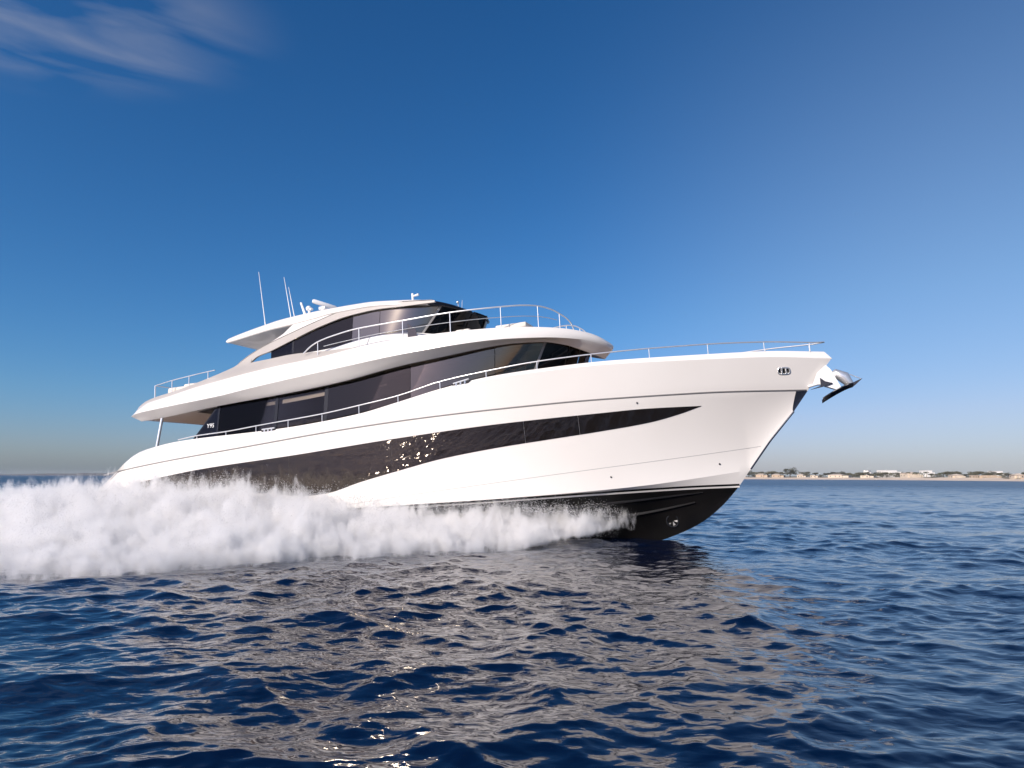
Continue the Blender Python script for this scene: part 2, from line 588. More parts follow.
def build_hull():
    rows = []
    for X in STN:
        sec = hull_section(X)
        pts = [(X, -y, z) for y, z in sec]
        if X < 30.29:
            bc, zc = float(b_cap(X)), float(z_cap(X))
        else:
            k = (X - 30.29) / (X_TOP - 30.29)
            bc, zc = 0.0, 4.78 + (4.53 - 4.78) * k
        bi = max(bc - 0.16, 0)
        dk = 0.45 if X < 28 else 0.45 * max(0, (30.29 - X) / 2.29)
        pts += [(X, -bc, zc), (X, -bi, zc + 0.005 * (bi > 0)), (X, -max(bi - 0.03, 0), zc - dk)]
        rows.append(pts)
    bm = bmesh.new()
    v = add_grid(bm, rows)
    v2 = add_grid(bm, mirror_rows(rows))
    # transom
    bm.faces.new([*v[0], *v2[0][::-1]])
    hull = finish(bm, 'hull', M['gelcoat'], Y, sharp=13)
    # underwater body
    rows = []
    for X in [x for x in STN if x <= X_BOOT]:
        zk = float(z_keel(X)); b = float(b_boot(X)) if X < X_BOOT else 0; zb = float(z_boot(X)) if X < X_BOOT else zk
        pts = []
        for s in np.linspace(0, 1, 11):
            yy = b * s
            zz = zk + (zb - 0.003 - zk) * (s ** (0.95 if X < 20 else 0.95 - 0.25 * min(1, (X - 20) / 5)))
            pts.append((X, -yy, zz))
        rows.append(pts)
    bm = bmesh.new()
    v = add_grid(bm, rows); v2 = add_grid(bm, mirror_rows(rows))
    bm.faces.new([*v[0], *v2[0][::-1]])
    bottom = finish(bm, 'hull_bottom', M['antifoul'], Y, sharp=40)
    # two spray strakes along each side of the bottom
    for s0 in (0.45, 0.74):
        rr = []
        for X in np.arange(10, 26.2 - (0.3 if s0 < 0.5 else 0.0), 0.3):
            zk = float(z_keel(X)); b = float(b_boot(X)); zb = float(z_boot(X))
            ex = 0.95 if X < 20 else 0.95 - 0.25 * min(1, (X - 20) / 5)
            P = lambda s: (b * s, zk + (zb - 0.003 - zk) * (s ** ex))
            w = 0.07
            y0, zz0 = P(s0); y1, zz1 = P(min(1, s0 + w))
            rr.append([(X, -y0 + 0.02, zz0), (X, -y1 - 0.02, zz0 + (zz1 - zz0) * 0.25), (X, -y1 + 0.02, zz1 + 0.01)])
        sheet('spray_strake', rr, M['antifoul'], bottom, sharp=20)
    return hull, bottom


HULL, BOTTOM = build_hull()


def hull_strip(name, zf, x0, x1, half, proud, mat, parent, n=120, zoff=0.0, edge_proud=0.0):
    """a band that follows the hull at height zf(X)"""
    rows = []
    for X in np.linspace(x0, x1, n):
        z = float(zf(X)) + zoff
        r = []
        for dz, e in ((-half, edge_proud), (-half * 0.6, proud), (half * 0.6, proud), (half, edge_proud)):
            y = hull_y(X, z + dz)
            r.append((X, -(y + e), z + dz))
        rows.append(r)
    return sheet(name, rows, mat, parent, sharp=60)


hull_strip('rub_rail', z_knuck, 0.4, 29.6, 0.030, 0.020, M['rail_grey'], HULL, edge_proud=-0.004)
z_panel = table((9, 0.15), (13, 0.39), (15.3, 0.60), (19.1, 0.93), (21.9, 1.17), (25.96, 1.52), (28.0, 1.72))
hull_strip('hull_seam', z_panel, 9, 27.95, 0.010, 0.004, M['seam'], HULL, edge_proud=0.001)


def boot_band(name, za, zb_, proud, mat, x1=X_BOOT - 0.01, x0=0.2):
    """a painted band on the topsides/bottom just below the crease; za, zb_ offsets from z_boot"""
    rows = []
    for X in np.linspace(x0, x1, 150):
        zk = float(z_keel(X)); b = float(b_boot(X)); zb = float(z_boot(X))
        ex = 0.95 if X < 20 else 0.95 - 0.25 * min(1, (X - 20) / 5)
        r = []
        for t in np.linspace(0, 1, 3):
            z = zb + za + (zb_ - za) * t
            if z <= zb:
                s = max(0.0, (z - zk) / max(zb - 0.003 - zk, 1e-4)) ** (1 / ex)
                y = b * min(s, 1)
            else:
                y = hull_y(X, z)
            r.append((X, -(y + proud), z))
        rows.append(r)
    return sheet(name, rows, mat, HULL, sharp=60)


boot_band('black_boot_band', -0.005, 0.05, 0.006, M['stripe_black'])
boot_band('white_boot_stripe', -0.075, -0.020, 0.008, M['gelcoat'])

# long glazing band in the topsides
win_up = table((2.0, 1.72), (5.9, 2.13), (11.07, 2.43), (15.5, 2.75), (19.36, 2.99), (22.86, 3.13), (24.53, 3.19), (26.2, 3.18))
win_low = table((2.0, 1.3), (6.5, 1.25), (9.6, 0.95), (11.2, 0.80), (12.23, 0.86), (13.78, 1.22), (15.47, 1.57), (17.06, 1.88), (19.32, 2.17),
                (21.1, 2.34), (22.82, 2.51), (24.49, 2.72), (25.49, 2.95), (26.2, 3.17))
HJ = [2.0, 6.4, 10.53, 15.1, 20.21, 22.11, 26.2]
for k in range(len(HJ) - 1):
    rows = []
    a, b_ = HJ[k] + 0.0055, HJ[k + 1] - (0.0055 if k < len(HJ) - 2 else 0)
    for X in np.linspace(a, b_, 36):
        zl, zu = float(win_low(X)), float(win_up(X))
        rows.append([(X, -(hull_y(X, z) + 0.012), z) for z in np.linspace(zl, zu, 9)])
    tag(sheet('hull_window', rows, M['hull_glass'], HULL, thick=0.03), 'tinted hull window pane' if k else None)

# bow details on both sides
for sgn in (-1, 1):
    # hawse hole: chrome oval ring with dark hole and two rollers
    X, z = 28.95, 4.19
    y = hull_y(X, z)
    slope = (hull_y(X + 0.2, z) - hull_y(X - 0.2, z)) / 0.4
    tv = Vector((1, sgn * slope, 0)).normalized()
    c = Vector((X, sgn * (y + 0.005), z))
    ring = []
    for t in np.linspace(0, 2 * math.pi, 25)[:-1]:
        u = 0.20 * math.copysign(abs(math.cos(t)) ** 0.6, math.cos(t)); w = 0.105 * math.copysign(abs(math.sin(t)) ** 0.6, math.sin(t))
        ring.append(c + tv * u + Vector((0, sgn * 0.35 * w, w)))
    bm = bmesh.new()
    add_tube(bm, ring + [ring[0], ring[1]], 0.028, 8, caps=False)
    hz = finish(bm, 'hawse_ring', M['steel'], HULL)
    bm = bmesh.new()
    bm.faces.new([bm.verts.new(p) for p in ring])
    finish(bm, 'hawse_opening', M['black_trim'], hz)
    for d in (-0.07, 0.07):
        tube('hawse_roller', [c + tv * d + Vector((0, sgn * -0.02, -0.09)), c + tv * d + Vector((0, sgn * 0.05, 0.09))], 0.035, M['steel'], hz, 10)
    # small skin fittings
    for fx, fz in ((24.14, 3.40), (22.99, 0.92), (26.56, 1.18), (17.61, 3.06), (17.75, 3.07), (3.99, 2.39)):
        yy = hull_y(fx, fz)
        tube('skin_fitting', [(fx, sgn * (yy - 0.02), fz), (fx, sgn * (yy + 0.015), fz)], 0.032, M['black_trim'] if fx > 20 else M['steel'], HULL, 12)
    # bow thruster tunnel mouth
    X, z = 24.75, -0.72
    zk = float(z_keel(X)); b = float(b_boot(X)); zb = float(z_boot(X))
    s = ((z - zk) / (zb - zk)) ** (1 / 0.72)
    c = Vector((X, sgn * (b * s + 0.01), z))
    ring = [c + Vector((0.20 * math.cos(t), sgn * (0.06 * math.sin(t) - 0.05 * math.cos(t)), 0.22 * math.sin(t))) for t in np.linspace(0, 2 * math.pi, 25)]
    bm = bmesh.new()
    add_tube(bm, ring, 0.026, 8, caps=False)
    th = finish(bm, 'thruster_tunnel', M['fluke_steel'], BOTTOM)
    bm = bmesh.new()
    for q in range(5):
        t = q * math.tau / 5
        add_prism(bm, [c + Vector((0.02 * math.cos(t), -sgn * 0.03, 0.02 * math.sin(t))), c + Vector((0.17 * math.cos(t - .3), -sgn * 0.02, 0.17 * math.sin(t - .3))),
                       c + Vector((0.17 * math.cos(t + .25), -sgn * 0.05, 0.17 * math.sin(t + .25)))], Vector((0, 0.02, 0)))
    finish(bm, 'thruster_propeller', M['rail_grey'], th)

# stem guard plate: dark polished plate wrapped round the stem below the rub rail
rows = []
for zz in np.linspace(2.80, 3.49, 10):
    k = (zz - 2.80) / 0.69
    xs_ = float(np.interp(zz, [2.83, 3.52], [29.12, 29.65]))
    w = 0.36 * k ** 0.8 + 0.01
    r = []
    for t in np.linspace(0, 1, 6):
        X = xs_ - w * (1 - t)
        r.append((X + 0.008, -(hull_y(X, zz) + 0.008), zz))
    rows.append(r)
sheet('stem_guard', rows, M['navy_metal'], HULL, sharp=60, joined=True)

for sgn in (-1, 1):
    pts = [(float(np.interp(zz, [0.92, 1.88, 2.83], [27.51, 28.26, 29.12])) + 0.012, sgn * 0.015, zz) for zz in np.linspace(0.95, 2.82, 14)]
    tube('stem_reflection_line', pts, 0.03, M['navy_metal'], HULL, 8)  # added dark tube standing for the sky's reflection along the rounded stem

# anchor with its roller bracket on the stem
AN = bpy.data.objects.new('anchor', None); COL.objects.link(AN); AN.parent = Y
bm = bmesh.new()
for yy in (-0.13, 0.13):
    add_prism(bm, [(29.98, yy, 4.06), (30.28, yy, 4.30), (30.42, yy, 4.12), (30.66, yy, 3.52), (30.52, yy, 3.44), (30.02, yy, 3.66), (29.80, yy, 3.66)], Vector((0, 0.03, 0)))
add_tube(bm, [(30.5, -0.14, 3.62), (30.5, 0.14, 3.62)], 0.06, 12)
add_tube(bm, [(29.66, -0.1, 3.62), (30.1, -0.1, 3.72)], 0.05, 10)
finish(bm, 'bow_roller', M['white_paint'], Y, sharp=30)
bm = bmesh.new()
shank = [(30.28, 0, 3.86), (30.56, 0, 3.98), (30.80, 0, 3.84), (30.98, 0, 3.55)]
add_tube(bm, shank, [0.09, 0.17, 0.20, 0.12], 14)
finish(bm, 'shank', M['anchor_steel'], AN)
tube('crown_bar', [(30.5, 0.0, 4.03), (31.02, 0.0, 3.90), (31.30, 0.0, 3.74)], 0.014, M['anchor_steel'], AN)
for sgn in (-1, 1):
    bm = bmesh.new()
    # curved pointed fluke sweeping back under the bracket
    rows = []
    for t in np.linspace(0, 1, 9):
        w = 0.17 * math.sin(math.pi * min(1, 0.18 + 0.82 * (1 - t))) * (1 - t ** 3) + 0.01
        X = 31.04 - 0.98 * t; zc = 3.53 - 0.44 * t ** 1.35
        yc = sgn * (0.16 + 0.22 * math.sin(t * 2.2))
        rows.append([(X, yc - w, zc + 0.05), (X, yc, zc + 0.09), (X, yc + w, zc + 0.03), (X, yc, zc - 0.035)])
    v = add_grid(bm, rows, closed=True)
    bm.faces.new(v[0][::-1]); bm.faces.new(v[-1])
    finish(bm, 'fluke', M['fluke_steel'], AN, sharp=30)
bm = bmesh.new()
add_prism(bm, [(31.0, 0, 3.60), (31.12, 0, 3.66), (31.34, 0, 3.74), (31.15, 0, 3.58), (31.02, 0, 3.48)], Vector((0, 0.2, 0)))
finish(bm, 'anchor_tip', M['fluke_steel'], AN)
bm = bmesh.new()
add_prism(bm, [(29.72, -.18, 3.50), (30.05, -.18, 3.60), (30.05, -.18, 3.88), (30.20, -.18, 3.74), (30.42, -.18, 3.66), (30.1, -.18, 3.56)], Vector((0, 0.08, 0)))
finish(bm, 'chain_stopper', M['fluke_steel'], AN)

# main deck inside the bulwarks
rows = []
for X in list(np.arange(0.4, 30.0, 0.4)):
    bi = max(float(b_cap(X)) - 0.17, 0.02)
    z = float(z_cap(X)) - (0.42 if X > 3 else 0.3)
    rows.append([(X, -bi, z), (X, -bi * 0.5, z + 0.02), (X, 0, z + 0.03)])
sheet('main_deck', rows, M['teak'], Y, joined=True)

# bulwark handrail with stanchions
RAIL = table((4.6, 3.47), (5.66, 3.57), (7.25, 3.62), (8.83, 3.73), (10.45, 3.83), (12.09, 3.94), (13.78, 4.12), (15.47, 4.34), (17.19, 4.71), (18.98, 4.93), (20.85, 5.11),
             (22.75, 5.20), (24.7, 5.25), (26.61, 5.26), (28.41, 5.22), (29.97, 5.11))
b_rail = bw(3.36, 11, 30.35, 2.4)
rail_x = list(np.linspace(4.6, 26, 60)) + list(np.linspace(26.2, 30.33, 36))
star = [(x, -float(b_rail(x)), float(RAIL(x))) for x in rail_x]
port = [(p[0], -p[1], p[2]) for p in star]
rl = tube('bulwark_rail', star + port[::-1], 0.024, M['steel'], Y, 8)
for sgn in (-1, 1):
    for x in (5.66, 7.25, 8.83, 10.45, 12.09, 13.78, 15.47, 17.19, 18.98, 20.85, 22.75, 24.7, 26.61, 28.41, 29.85):
        y = float(b_rail(x))
        tube('stanchion', [(x, sgn * y, float(z_cap(x)) - 0.01), (x, sgn * y, float(RAIL(x)) - 0.01)], 0.017, M['steel'], rl, 8)
    for x in (9.55, 18.05):
        bm = bmesh.new()
        z = float(z_cap(x)); y = sgn * (float(b_cap(x)) + 0.02); sl = math.atan2(float(z_cap(x + .3)) - float(z_cap(x - .3)), 0.6)
        dxv = Vector((math.cos(sl), 0, math.sin(sl)))
        c = Vector((x, y - sgn * 0.06, z))
        add_prism(bm, [c - dxv * 0.36 + Vector((0, 0, 0.01)), c + dxv * 0.36 + Vector((0, 0, 0.01)), c + dxv * 0.30 + Vector((0, 0, -0.10)), c - dxv * 0.30 + Vector((0, 0, -0.10))], Vector((0, 0.18, 0)))
        fl = finish(bm, 'mooring_recess', M['black_trim'], Y)
        bm = bmesh.new()
        add_tube(bm, [c - dxv * 0.30 + Vector((0, sgn * 0.1, 0.045)), c + dxv * 0.34 + Vector((0, sgn * 0.1, 0.05))], 0.03, 8)
        for d in (-0.18, 0.0, 0.18):
            add_tube(bm, [c + dxv * d + Vector((0, sgn * 0.1, -0.08)), c + dxv * d + Vector((0, sgn * 0.1, 0.05))], 0.035, 8)
        finish(bm, 'roller_fairlead', M['steel'], fl)

# ------------------------------------------------------------------ upper deck (long wing over the saloon)
def uspan(x0, x1, n, tail=0.0):
    """stations bunched towards x1"""
    t = np.linspace(0, 1, n)
    return x0 + (x1 - x0) * (1 - (1 - t) ** 1.9)


z_wt = table((1.47, 4.84), (2.01, 5.17), (3.82, 5.47), (5.21, 5.69), (6.67, 5.86), (7.76, 5.98), (9.8, 6.15), (11.9, 6.27), (13.61, 6.44), (15.1, 6.54), (17.1, 6.57), (18.72, 6.58),
             (19.85, 6.57), (20.96, 6.52), (21.7, 6.45), (22.3, 6.33), (22.6, 6.22), (22.92, 6.02))
z_wo = table((1.47, 4.76), (1.84, 4.80), (4.12, 4.97), (6.93, 5.15), (8.53, 5.31), (10.77, 5.50), (12.98, 5.67), (15.24, 5.84), (17.65, 6.00), (19.92, 6.10), (20.95, 6.10), (22.02, 6.04),
             (22.6, 5.90), (22.98, 5.72))
z_wl = table((1.7, 4.54), (2.06, 4.55), (3.02, 4.59), (6.06, 4.82), (10.46, 5.05), (12.7, 5.22), (15.0, 5.52), (17.42, 5.77), (18.6, 5.92), (19.68, 6.03), (20.69, 6.05), (21.5, 5.92), (22.1, 5.70), (22.7, 5.45))
b_wt = lambda X: bw(3.15, 14, 22.92, 2.6, .7)(X) * (1 - 0.10 * np.clip((2.4 - np.asarray(X)) / 0.95, 0, 1) ** 2)
b_wo = lambda X: bw(3.40, 14, 22.98, 2.6, .7)(X) * (1 - 0.08 * np.clip((2.4 - np.asarray(X)) / 0.95, 0, 1) ** 2)
b_wl = lambda X: bw(3.02, 14, 22.7, 2.6, .7)(X)
n = 90
XT, XO, XL = uspan(1.55, 22.92, n), uspan(1.47, 22.98, n), uspan(1.9, 22.7, n)
rows = []
for i in range(n):
    bt, bo, bl = float(b_wt(XT[i])), float(b_wo(XO[i])), float(b_wl(XL[i]))
    zt, zo, zl = float(z_wt(XT[i])), float(z_wo(XO[i])), float(z_wl(XL[i]))
    P = lambda a, x, y, z: (x, -y, z)
    r = [(XT[i], 0, zt - 0.02), (XT[i], -bt * 0.6, zt - 0.03), (XT[i], -max(bt - 0.10, 0), zt - 0.03), (XT[i], -bt, zt)]
    for s in (0.25, 0.5, 0.75, 0.92):
        bul = 0.05 * math.sin(math.pi * s); bx_ = 0.10 * math.sin(math.pi * s) * max(0, (XO[i] - 20.5) / 2.6) ** 2
        r.append((XT[i] + (XO[i] - XT[i]) * s + bx_, -(bt + (bo - bt) * s + bul * (bo > 0.3)), zt + (zo - zt) * s))
    r.append((XO[i], -bo, zo))
    for s in (0.35, 0.7):
        r.append((XO[i] + (XL[i] - XO[i]) * s, -(bo + (bl - bo) * s), zo + (zl - zo) * s))
    r += [(XL[i], -bl, zl), (XL[i], -max(bl - 0.05, 0), zl - 0.035), (XL[i], -max(bl - 0.10, 0), zl + 0.02), (XL[i], 0, zl + 0.05)]
    rows.append(r)
bm = bmesh.new()
v = add_grid(bm, rows); v2 = add_grid(bm, mirror_rows(rows))
bm.faces.new([*v[0], *v2[0][::-1]])
UPPER = finish(bm, 'upper_deck', M['gelcoat'], Y, sharp=30)
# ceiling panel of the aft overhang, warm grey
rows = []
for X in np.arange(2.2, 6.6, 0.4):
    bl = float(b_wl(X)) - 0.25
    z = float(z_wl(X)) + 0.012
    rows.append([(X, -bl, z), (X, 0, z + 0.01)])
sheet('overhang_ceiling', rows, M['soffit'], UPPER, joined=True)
# posts carrying the overhang
for sgn in (-1, 1):
    tube('support_post', [(2.93, sgn * 3.05, 2.9), (3.12, sgn * 2.9, 4.66)], 0.065, M['steel'], Y, 14)

# ------------------------------------------------------------------ saloon on the main deck
b_h = bw(2.82, 14, 22.0, 2.6, .7)


def house_pt(X, z):
    xx = X - 0.5 * (z - 5.7)
    xx = min(xx, 22.0)
    return (X, -(max(float(b_h(xx)), 0.0) - 0.10 * (z - 4.6)), z)


def house_grid(a_bot, a_top, f_bot, f_top, nx=14, nz=7, zb=None, inset=0.0):
    rows = []
    for u in np.linspace(0, 1, nx):
        r = []
        for w in np.linspace(0, 1, nz):
            X0 = a_bot + (a_top - a_bot) * w; X1 = f_bot + (f_top - f_bot) * w
            X = X0 + (X1 - X0) * u
            z0 = float(z_cap(min(X, 24))) - 0.40; z1 = float(z_wl(min(X, 23.0))) + 0.03
            z = z0 + (z1 - z0) * w
            p = house_pt(X, z)
            r.append((p[0], min(p[1] + inset, 0), p[2]))
        rows.append(r)
    return rows


DH = bpy.data.objects.new('saloon', None); COL.objects.link(DH); DH.parent = Y
panes = [(4.60, 6.28, 6.28, 6.28, 'glass_dark'), (6.36, 6.36, 9.33, 9.33, 'glass_clear'), (9.49, 9.49, 11.80, 11.80, 'glass_clear'), (11.98, 11.98, 15.7, 15.7, 'glass_mid'), (15.72, 15.72, 18.9, 19.0, 'glass'),
         (18.92, 19.02, 19.98, 20.72, 'glass'), (20.05, 20.80, 21.0, 21.5, 'glass_dark'), (21.03, 21.53, 21.4, 21.8, 'glass_dark'), (21.43, 21.83, 21.75, 22.12, 'glass_dark')]
for a0, a1, f0, f1, mk in panes:
    sheet('window', house_grid(a0, a1, f0, f1), M[mk], DH, thick=0.02)
for a0, a1, w, mk in ((6.28, 6.28, 0.08, 'black_trim'), (9.33, 9.33, 0.16, 'black_trim'), (11.80, 11.80, 0.18, 'black_trim'), (19.98, 20.72, 0.08, 'rail_grey'), (4.52, 6.22, 0.10, 'black_trim')):
    g = house_grid(a0, a1, a0 + w, a1 + w, 3, 7, inset=-0.006)
    sheet('mullion', g, M[mk], DH, thick=0.05)
# dark room behind the glass: floor, ceiling and inner bulkhead
rows = []
for X in np.linspace(4.9, 21.3, 50):
    k = max(float(b_h(X + 0.3)) - 1.2, 0.05)
    z0 = float(z_cap(min(X, 24))) - 0.38; z1 = float(z_wl(min(X, 23.0))) + 0.02
    w = max(float(b_h(X + 0.3)) - 0.16, 0.1)
    rows.append([(X, -w, z0), (X, -k, z0), (X, -k, z1 - 0.06), (X, -w, z1 - 0.06)])
sheet('saloon_interior', rows, M['dark_room'], DH)
for x0, x1, d0, hgt in ((6.6, 9.25, 0.20, 0.14), (9.6, 11.7, 0.18, 0.18), (12.25, 14.6, 0.50, 0.07)):
    rows = []
    for X in np.linspace(x0, x1, 8):
        z1 = float(z_wl(X)) - d0
        p0 = house_pt(X, z1 - hgt); p1 = house_pt(X, z1)
        rows.append([(X, p0[1] + 0.12, p0[2]), (X, p1[1] + 0.12, p1[2])])
    sheet('roller_blind', rows, M['blind'], DH, thick=0.02)
# model lettering on the aft quarter pane
fc = bpy.data.curves.new('lettering', 'FONT')
fc.body = 'Y95'
fc.size = 0.26
fc.extrude = 0.004
fc.align_x = 'CENTER'
tmp = bpy.data.objects.new('lettering_curve', fc)
COL.objects.link(tmp)
bpy.context.view_layer.update()
fm = bpy.data.meshes.new_from_object(tmp.evaluated_get(bpy.context.evaluated_depsgraph_get()))
bpy.data.objects.remove(tmp)
fm.materials.clear(); fm.materials.append(M['white_paint'])
ft = bpy.data.objects.new('lettering', fm)
COL.objects.link(ft); ft.parent = DH
p = house_pt(5.98, 3.98)
ft.location = (5.92, p[1] - 0.012, 3.92)
ft.rotation_euler = (R(90 - 5.7), 0, 0)

# ------------------------------------------------------------------ arch, sky lounge and hardtop
def side_y(X, z):
    """side of the upper superstructure: leans in from the deck edge"""
    zt = float(z_wt(min(max(X, 1.55), 22.75)))
    t = min(max((z - zt) / 0.75, 0), 1)
    t = t * t * (3 - 2 * t) * 0.4 + t * 0.6
    return 3.09 - 0.60 * t - 0.05 * max(0, z - 6.9)


arch_top = table((1.75, 5.15), (2.1, 5.40), (2.5, 5.52), (3.82, 5.72), (5.05, 5.97), (6.24, 6.31), (6.95, 6.56), (8.1, 7.10), (9.4, 7.66))
groove = table((6.9, 6.55), (7.25, 6.76), (8.4, 7.25), (9.94, 7.68), (11.3, 8.02), (12.25, 8.22), (13.6, 8.32), (15.23, 8.21), (16.7, 8.06))
arch_low = table((7.78, 6.63), (7.99, 6.82), (8.76, 7.0), (9.9, 7.34), (11.26, 7.73), (12.79, 8.01), (14.09, 8.08), (15.2, 8.03), (16.7, 7.98))
gl_bot = table((7.78, 6.60), (8.77, 6.63), (10.54, 6.72), (11.73, 6.76), (13.26, 6.95), (14.28, 7.02), (15.17, 6.98), (15.89, 6.93), (17.0, 6.78))


def band(f0, f1, x0, x1, n, m=6, dy=0.0):
    rows = []
    for X in np.linspace(x0, x1, n):
        a, b_ = float(f0(X)), float(f1(X))
        if b_ < a + 0.004:
            b_ = a + 0.004
        rows.append([(X, -(side_y(X, z) + dy), z) for z in np.linspace(a, b_, m)])
    return rows


wt_lo = lambda X: z_wt(X) - 0.02
top_aft = lambda X: np.where(np.asarray(X) < 6.95, arch_top(X), groove(np.maximum(X, 6.95)))
ARCH = sheet('arch', band(wt_lo, top_aft, 1.8, 7.78, 40), M['arch_tone'], Y, thick=0.10)
sheet('arch_lower_panel', band(wt_lo, lambda X: wt_lo(X) + (gl_bot(X) - wt_lo(X)) * (1 - np.clip((np.asarray(X) - 9.6) / 4.2, 0, 1) ** 1.5), 7.78, 13.8, 40), M['arch_tone'], ARCH, thick=0.10)
sheet('arch_upper_band', band(arch_low, groove, 7.78, 16.7, 50), M['arch_tone'], ARCH, thick=0.10)
# white coaming under the lounge windows
rows = []
for X in list(np.linspace(9.6, 15.0, 28)) + list(np.linspace(15.1, 17.3, 26)):
    g = bw(2.50, 14.3, 17.45, 2.4, .6)(X)
    zg = float(gl_bot(min(X, 17.0)))
    zt = float(z_wt(X)) - 0.04
    rows.append([(X, -float(g) * 1.04 - 0.06, zt), (X, -float(g) * 1.03 - 0.03, (zt + zg) / 2), (X, -float(g), zg - 0.03), (X, -max(float(g) - 0.14, 0), zg + 0.01)])
sheet('lounge_coaming', rows, M['gelcoat'], UPPER, sharp=50)

LG = bpy.data.objects.new('sky_lounge', None); COL.objects.link(LG); LG.parent = Y
b_l = bw(2.43, 14.3, 17.72, 2.4, .6)


def lounge_pt(X, z):
    xx = X - 0.42 * (z - 7.7) * min(1, max(0, (X - 13) / 2))
    y = float(b_l(min(xx, 17.72))) - 0.10 * max(0, z - 6.9) * min(1, max(0, 17.3 - X))
    return (X, -max(y, 0), z)


def lounge_grid(a_bot, a_top, f_bot, f_top, nx=12, nz=8, inset=0.0):
    rows = []
    for u in np.linspace(0, 1, nx):
        r = []
        for w in np.linspace(0, 1, nz):
            X0 = a_bot + (a_top - a_bot) * w; X1 = f_bot + (f_top - f_bot) * w
            X = X0 + (X1 - X0) * u
            z0 = float(gl_bot(min(X, 17.0))) - 0.04
            z1 = float(arch_low(min(X, 16.7))) + 0.04
            if X > 16.7:
                z1 = 8.02 - (X - 16.7) * 0.18
            z = z0 + (z1 - z0) * w
            p = lounge_pt(X, z)
            r.append((p[0], min(p[1] + inset, 0), p[2]))
        rows.append(r)
    return rows


for a0, a1, f0, f1, mk in ((8.76, 8.76, 9.9, 9.9, 'glass_dark'), (9.94, 9.94, 12.85, 12.85, 'glass_mid'), (12.87, 12.87, 14.15, 14.15, 'glass_lounge'), (14.17, 14.17, 15.85, 16.62, 'glass_lounge')):
    sheet('window', lounge_grid(a0, a1, f0, f1), M[mk], LG, thick=0.02)
for a0, a1, f0, f1 in ((15.93, 16.70, 16.55, 17.15), (16.58, 17.18, 17.0, 17.55), (17.03, 17.58, 17.40, 17.85)):
    sheet('windscreen', lounge_grid(a0, a1, f0, f1), M['glass_dark'], LG, thick=0.02)
sheet('windscreen_pillar', lounge_grid(15.85, 16.62, 15.93, 16.70, 3, 8, inset=-0.006), M['rail_grey'], LG, thick=0.05)
sheet('lounge_window_joint', lounge_grid(9.86, 9.86, 9.96, 9.96, 3, 8, inset=-0.006), M['black_trim'], LG, thick=0.04)
# dark room behind
rows = []
for X in np.linspace(8.76, 16.9, 36):
    w = max(float(b_l(min(X + 0.3, 17.7))) - 0.12, 0.1); k = max(w - 1.3, 0.05)
    z0 = float(gl_bot(min(X, 17.0))) - 0.05; z1 = float(arch_low(min(X, 16.7))) - 0.02
    rows.append([(X, -w, z0), (X, -k, z0), (X, -k, z1), (X, -w, z1)])
sheet('lounge_interior', rows, M['dark_room'], LG)
for sgn in (-1, 1):
    bm = bmesh.new()
    add_box(bm, (10.6, sgn * 1.9, 6.95), (0.9, 0.05, 0.55))
    finish(bm, 'lounge_blind', M['blind'], LG)

# hardtop roof
hw = lambda X: float(bw(2.46, 14.5, 17.82, 2.6, .62)(X)) * (0.90 + 0.10 * min(1, max(0, (X - 5.9) / 3.0)))
zrb = table((6.1, 7.74), (6.2, 7.745), (8.5, 7.93), (9.4, 7.98), (11, 8.10), (12, 8.20), (13.6, 8.22), (15, 8.10), (16.7, 7.95), (17.82, 7.66))
zro = table((6.1, 8.00), (6.4, 8.06), (6.82, 8.13), (8.27, 8.32), (9.65, 8.46), (11.51, 8.53), (13.37, 8.52), (15.02, 8.38), (16.0, 8.28), (16.6, 8.18), (17.2, 7.98), (17.82, 7.68))
crn = table((6.1, 0.05), (8, 0.10), (14, 0.14), (16, 0.16), (17.2, 0.08), (17.82, 0.0))


def roof_rows(x0, x1, n, tail=False):
    rows = []
    xs = uspan(x0, x1, n) if tail else np.linspace(x0, x1, n)
    for X in xs:
        h = hw(X); zb = float(zrb(X)); zo = max(float(zro(X)), zb + 0.02); c = float(crn(X))
        rows.append([(X, 0, zb + 0.02), (X, -max(h - 0.22, 0), zb + 0.02), (X, -max(h - 0.03, 0), zb), (X, -h, zb + 0.035), (X, -h * 0.985, zb + (zo - zb) * 0.55),
                     (X, -h * 0.95, zb + (zo - zb) * 0.85), (X, -h * 0.88, zo), (X, -h * 0.5, zo + c * 0.75), (X, 0, zo + c)])
    return rows


bm = bmesh.new()
rows = roof_rows(6.1, 16.25, 60)
# rounded aft lip
lip = [(6.045, p[1] * 0.995, 7.87 + (p[2] - 7.87) * 0.75) for p in rows[0]]
lip2 = [(6.02, p[1] * 0.985, 7.87 + (p[2] - 7.87) * 0.3) for p in rows[0]]
rows = [lip2, lip] + rows
v = add_grid(bm, rows); v2 = add_grid(bm, mirror_rows(rows))
bm.faces.new([*v[0], *v2[0][::-1]])
ROOF = finish(bm, 'hardtop', M['gelcoat'], Y, sharp=40)
bm = bmesh.new()
rows = roof_rows(16.25, 17.82, 26, True)
v = add_grid(bm, rows); v2 = add_grid(bm, mirror_rows(rows))
finish(bm, 'hardtop_visor', M['black_trim'], ROOF, sharp=40)
